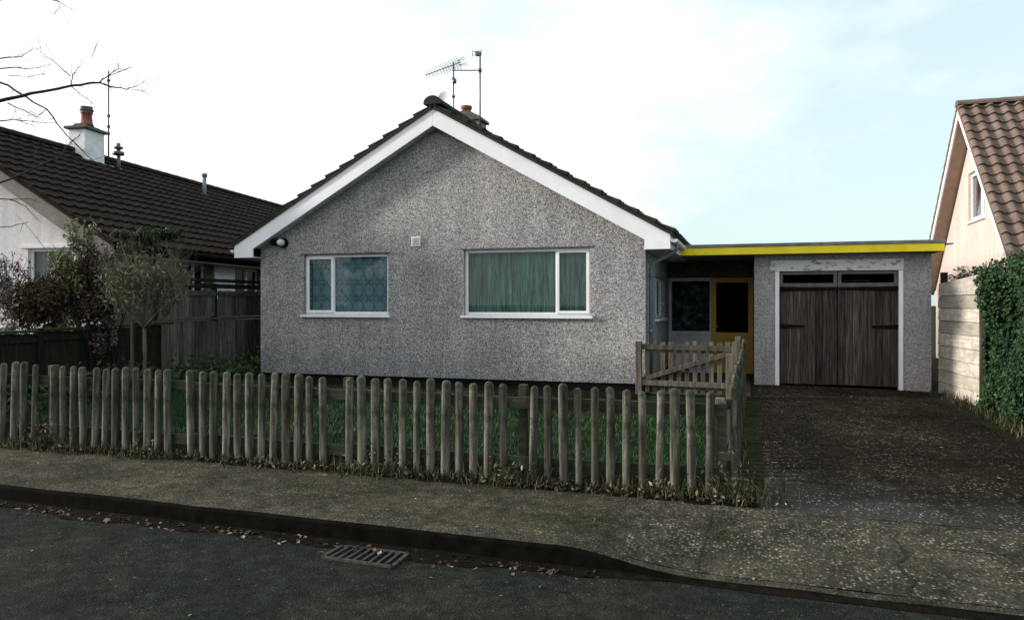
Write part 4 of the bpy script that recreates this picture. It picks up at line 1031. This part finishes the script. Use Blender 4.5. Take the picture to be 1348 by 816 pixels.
for li, (ln, r0, r1) in enumerate(lines):
    dd = BD+((li*37) % 11-5)*0.05; pts = [at(x, y, dd if i else (BD if r0 > 0.012 else dd)) for i, (x, y) in enumerate(ln)]
    n = len(pts); fine = []
    for i in range(n-1):
        for k in range(3): fine.append(pts[i].lerp(pts[i+1], k/3)+V((rnd(-1,1), rnd(-1,1), rnd(-1,1)))*0.008)
    fine.append(pts[-1]); N = len(fine)
    m.tube(fine, [r0+(r1-r0)*(i/(N-1))**0.7 for i in range(N)], 6, cap=False)
    for _ in range(int(N*(0.85 if pts[-1].z > 2.9 else 0.15))):
        i = random.randrange(1, N); d = (fine[i]-fine[i-1]).normalized()
        dd2 = (d+V((rnd(-1,1), rnd(-1,1), rnd(-1,1)))*0.9).normalized()
        branch(m, fine[i], dd2, rnd(0.06, 0.26), 0.0026, 1 if random.random() < .5 else 0, 0, 0.7, None, 0, 2)
for k in range(7):
    s = q1.lerp(q3, rnd(0, 1)); a = rnd(1.6, 5.2); branch(m, s, V((math.cos(a), math.sin(a), rnd(.2, .9))), rnd(.9, 1.7), 0.03, 3, 0, 0.6, None, 0, 3)
for k in range(5): branch(m, q3.lerp(q4, rnd(.2,1)), V((rnd(-.8,.4), rnd(-.8,.8), 1)), rnd(.8, 1.3), 0.025, 3, 0, 0.6, None, 0, 3)
m.build('boughs', 'bark', bt)

# ================================================================== SMALL THINGS ON THE GROUND
random.seed(3)
gr = MB()
for i in range(42000):
    X = rnd(-9.9, -0.3); Y = 6.7+(11.85-6.7)*random.random()**1.2
    gr.blade((X, Y, g(X, Y)-0.005), rnd(0.03, 0.075), 0.035, 0.009)
tag(gr.build('grass', 'grass'), 'dark green lawn grass behind the picket fence', 'grass', kind='stuff')
wd = MB()
def dens(X): return 0.55+0.45*math.sin(X*1.9+1)+0.3*math.sin(X*5.1)
n = 0
while n < 8000:
    X = rnd(-8.3, 0.0); 
    if random.random() > dens(X)*0.7+0.2: continue
    Y = 6.28+0.04*(X+8)+random.gauss(0.0, 0.11)
    if X > -0.28: Y = rnd(6.25, 9)
    hh = abs(random.gauss(0.045, 0.045))+0.015
    if 6.0 < Y < 9.5: wd.blade((X, Y, g(X, Y)), hh, 0.05, rnd(0.006, 0.016)); n += 1
n = 0
while n < 1500:
    X = rnd(-8.3, 0.05); Y = 6.17+0.03*(X+8)+random.gauss(0, 0.09)
    if random.random() > dens(X+1)*0.8+0.2 or Y > 6.9: continue
    wd.leaf((X, Y, g(X, Y)+rnd(0.01, 0.07)), (rnd(-1,1), rnd(-1,.3), rnd(0,1)), rnd(0.012, 0.034), 1.8, random.choice((0, 0, 1))); n += 1
for cxx, cyy, sz, nn in ((-7.05, 6.2, 0.17, 220), (-5.75, 6.2, 0.09, 90), (-2.0, 6.38, 0.15, 170), (-0.12, 6.52, 0.17, 260), (-3.2, 6.3, 0.13, 130), (-0.7, 6.4, .10, 80)):
    for _ in range(nn):
        p = V((cxx+random.gauss(0, sz), cyy+random.gauss(0, sz*0.5), 0)); p.z = g(p.x, p.y)+abs(random.gauss(0, sz*0.9))
        wd.leaf(p, (rnd(-1,1), rnd(-1,.3), rnd(0,1)), rnd(0.012, 0.034), 2.0, random.choice((0, 0, 0, 1)))
    for _ in range(nn):
        X, Y = cxx+random.gauss(0, sz*1.2), cyy+random.gauss(0, sz*0.5); wd.blade((X, Y, g(X, Y)), rnd(.06, sz*1.3), 0.07, rnd(.005, .011))
for _ in range(1500):                                   # weeds along the right edge of the drive
    Y = rnd(6.6, 14.8); X = 3.22+random.gauss(0, 0.08)-(0.15*max(0, (12-Y)/6)); wd.blade((X, Y, g(X, Y)), abs(random.gauss(.05, .05))+.02, 0.05, 0.012)
tag(wd.build('weeds', ['weed', 'dead_leaf']), 'straggling weeds and dead grass along the foot of the fences', 'weeds', kind='stuff')
lt = MB()
for _ in range(650):
    X = rnd(-9, -0.9); Y = KY-abs(random.gauss(0.0, 0.085))-0.015
    z = g(X, 0)-0.14
    lt.leaf((X, Y, z+rnd(0.006, 0.02)), (rnd(-.5,.5), rnd(-.5,.5), 1), rnd(0.018, 0.045), 1.3)
for _ in range(260):
    X = rnd(-8, 3); Y = rnd(4.95, 6.2); lt.leaf((X, Y, pz(X, Y)+rnd(0.006, .012)), (rnd(-.3,.3), rnd(-.3,.3), 1), rnd(0.012, 0.03), 1.2)
for _ in range(160):
    X = rnd(-6, 2.5); Y = rnd(2.6, 4.8); lt.leaf((X, Y, g(X, 0)-0.14+rnd(0.005, .01)), (rnd(-.3,.3), rnd(-.3,.3), 1), rnd(0.012, 0.028), 1.2)
for _ in range(220):
    X = rnd(0.1, 3.1); Y = rnd(6.4, 14.9); lt.leaf((X, Y, g(X, Y)+rnd(0.01, .02)), (rnd(-.3,.3), rnd(-.3,.3), 1), rnd(0.02, 0.04), 1.2)
tag(lt.build('fallen_leaves', 'dead_leaf'), 'dead leaves lying in the gutter and on the paving', 'leaves', kind='stuff')
# drain grating in the gutter
dpnt = V((-2.15, 4.74, 0)); zr = g(dpnt.x, 0)-0.14
dg = thing('drain_grating', 'rusty iron drain grating set in the road beside the kerb', 'drain', (dpnt.x, dpnt.y-0.13, zr))
hw, hh = 0.225, 0.13; c = V((dpnt.x, dpnt.y-0.06, zr))
def ground_at(x, y, z):
    d = (CZ-z)/((y-400)/F); return at(x, y, d)
qa, qb, qc, qd = [ground_at(x, y, zr+0.02) for x, y in ((424, 731), (516, 744), (537, 727), (452, 716))]
m = MB()
m.quad(*[(p.x, p.y, zr+0.004) for p in (qa, qb, qc, qd)]); m.build('sump', 'black', dg)
m = MB()
def zz(p, z): return V((p.x, p.y, zr+z))
for a, b in ((qa, qb), (qb, qc), (qc, qd), (qd, qa)): m.bar(zz(a, .012), zz(b, .012), 0.028, 0.014)
m.build('frame', 'grate_iron', dg)
m = MB()
for k in range(1, 9):
    a, b = qa.lerp(qb, k/9), qd.lerp(qc, k/9); m.bar(zz(a, .0125), zz(b, .0125), 0.018, 0.012)
m.build('bars', 'grate_iron', dg)
p = ground_at(256, 683, g(-4, 0)-0.13); m = MB()
m.box(-0.075, 0.075, -0.035, 0.035, -0.01, 0.025); m.box(-0.06, 0.06, -0.025, 0.025, 0.025, 0.03)
o = m.build('carton', 'litter_pale', bevel=0.008); o.location = (p.x, p.y, g(p.x, 0)-0.128); o.rotation_euler = (0.05, 0.05, 0.15)
tag(o, 'small pale crushed carton lying in the leafy gutter', 'litter')

# ================================================================== SKY, SUN, CAMERA
SUN_EL, SUN_AZ = R(15.5), R(-103)                          # azimuth from +Y towards +X: low on the left, just in front of the houses
sd_ = V((math.sin(SUN_AZ)*math.cos(SUN_EL), math.cos(SUN_AZ)*math.cos(SUN_EL), math.sin(SUN_EL)))
w = bpy.data.worlds.new('World'); scn.world = w; w.use_nodes = True; t = w.node_tree
bg = t.nodes['Background']; bg.inputs[1].default_value = 0.1
sky = node(t, 'ShaderNodeTexSky'); sky.sky_type = 'NISHITA'; sky.sun_disc = False
sky.sun_elevation = SUN_EL; sky.sun_rotation = SUN_AZ; sky.dust_density = 2.0
tc = node(t, 'ShaderNodeTexCoord')
mp = node(t, 'ShaderNodeMapping'); mp.inputs['Scale'].default_value = (1.4, 1.4, 3.2); t.links.new(tc.outputs['Generated'], mp.inputs[0])
cl = noise(t, mp.outputs[0], 1.5, 5, 0.55)
# thin cloud everywhere, with clearer sky on the side away from the sun
dt = node(t, 'ShaderNodeVectorMath', operation='DOT_PRODUCT'); t.links.new(tc.outputs['Generated'], dt.inputs[0]); dt.inputs[1].default_value = sd_
sc_ = node(t, 'ShaderNodeMath', operation='MULTIPLY_ADD'); t.links.new(dt.outputs['Value'], sc_.inputs[0]); sc_.inputs[1].default_value = 0.42
t.links.new(cl, sc_.inputs[2])
CLEAR = (1.9, 2.0, 1.75)
cov = ramp(t, sc_.outputs[0], [(0.38, (0,)*3), (0.66, (1, 1, 1))])
SKYW = 10.8
clear = mix(t, 0.72, mix(t, 1.0, sky.outputs[0], CLEAR, 'MULTIPLY'), (7.0, 8.6, 8.9))
col_sky = mix(t, cov, clear, (SKYW, SKYW, SKYW*1.02))
t.links.new(col_sky, bg.inputs[0])
sl = bpy.data.lights.new('Sun', 'SUN'); sl.energy = 5.0; sl.angle = R(5.0); sl.color = (1.0, 0.93, 0.84)
so = bpy.data.objects.new('Sun', sl); col.objects.link(so); so.rotation_euler = (-sd_).to_track_quat('-Z', 'Y').to_euler(); so.location = (-10, 4, 12)
cam = bpy.data.cameras.new('Camera'); co = bpy.data.objects.new('Camera', cam); col.objects.link(co)
co.location = (0, 0, CZ); co.rotation_euler = (R(90), 0, YAW)
cam.sensor_width = 36; cam.lens = 36*F/1348; cam.shift_y = -8/1348; cam.clip_end = 3000; cam.clip_start = 0.05
scn.camera = co
vs_ = scn.view_settings
vs_.view_transform = 'Standard'; vs_.look = 'None'; vs_.gamma = 1.0; vs_.exposure = 0.3; vs_.use_curve_mapping = False
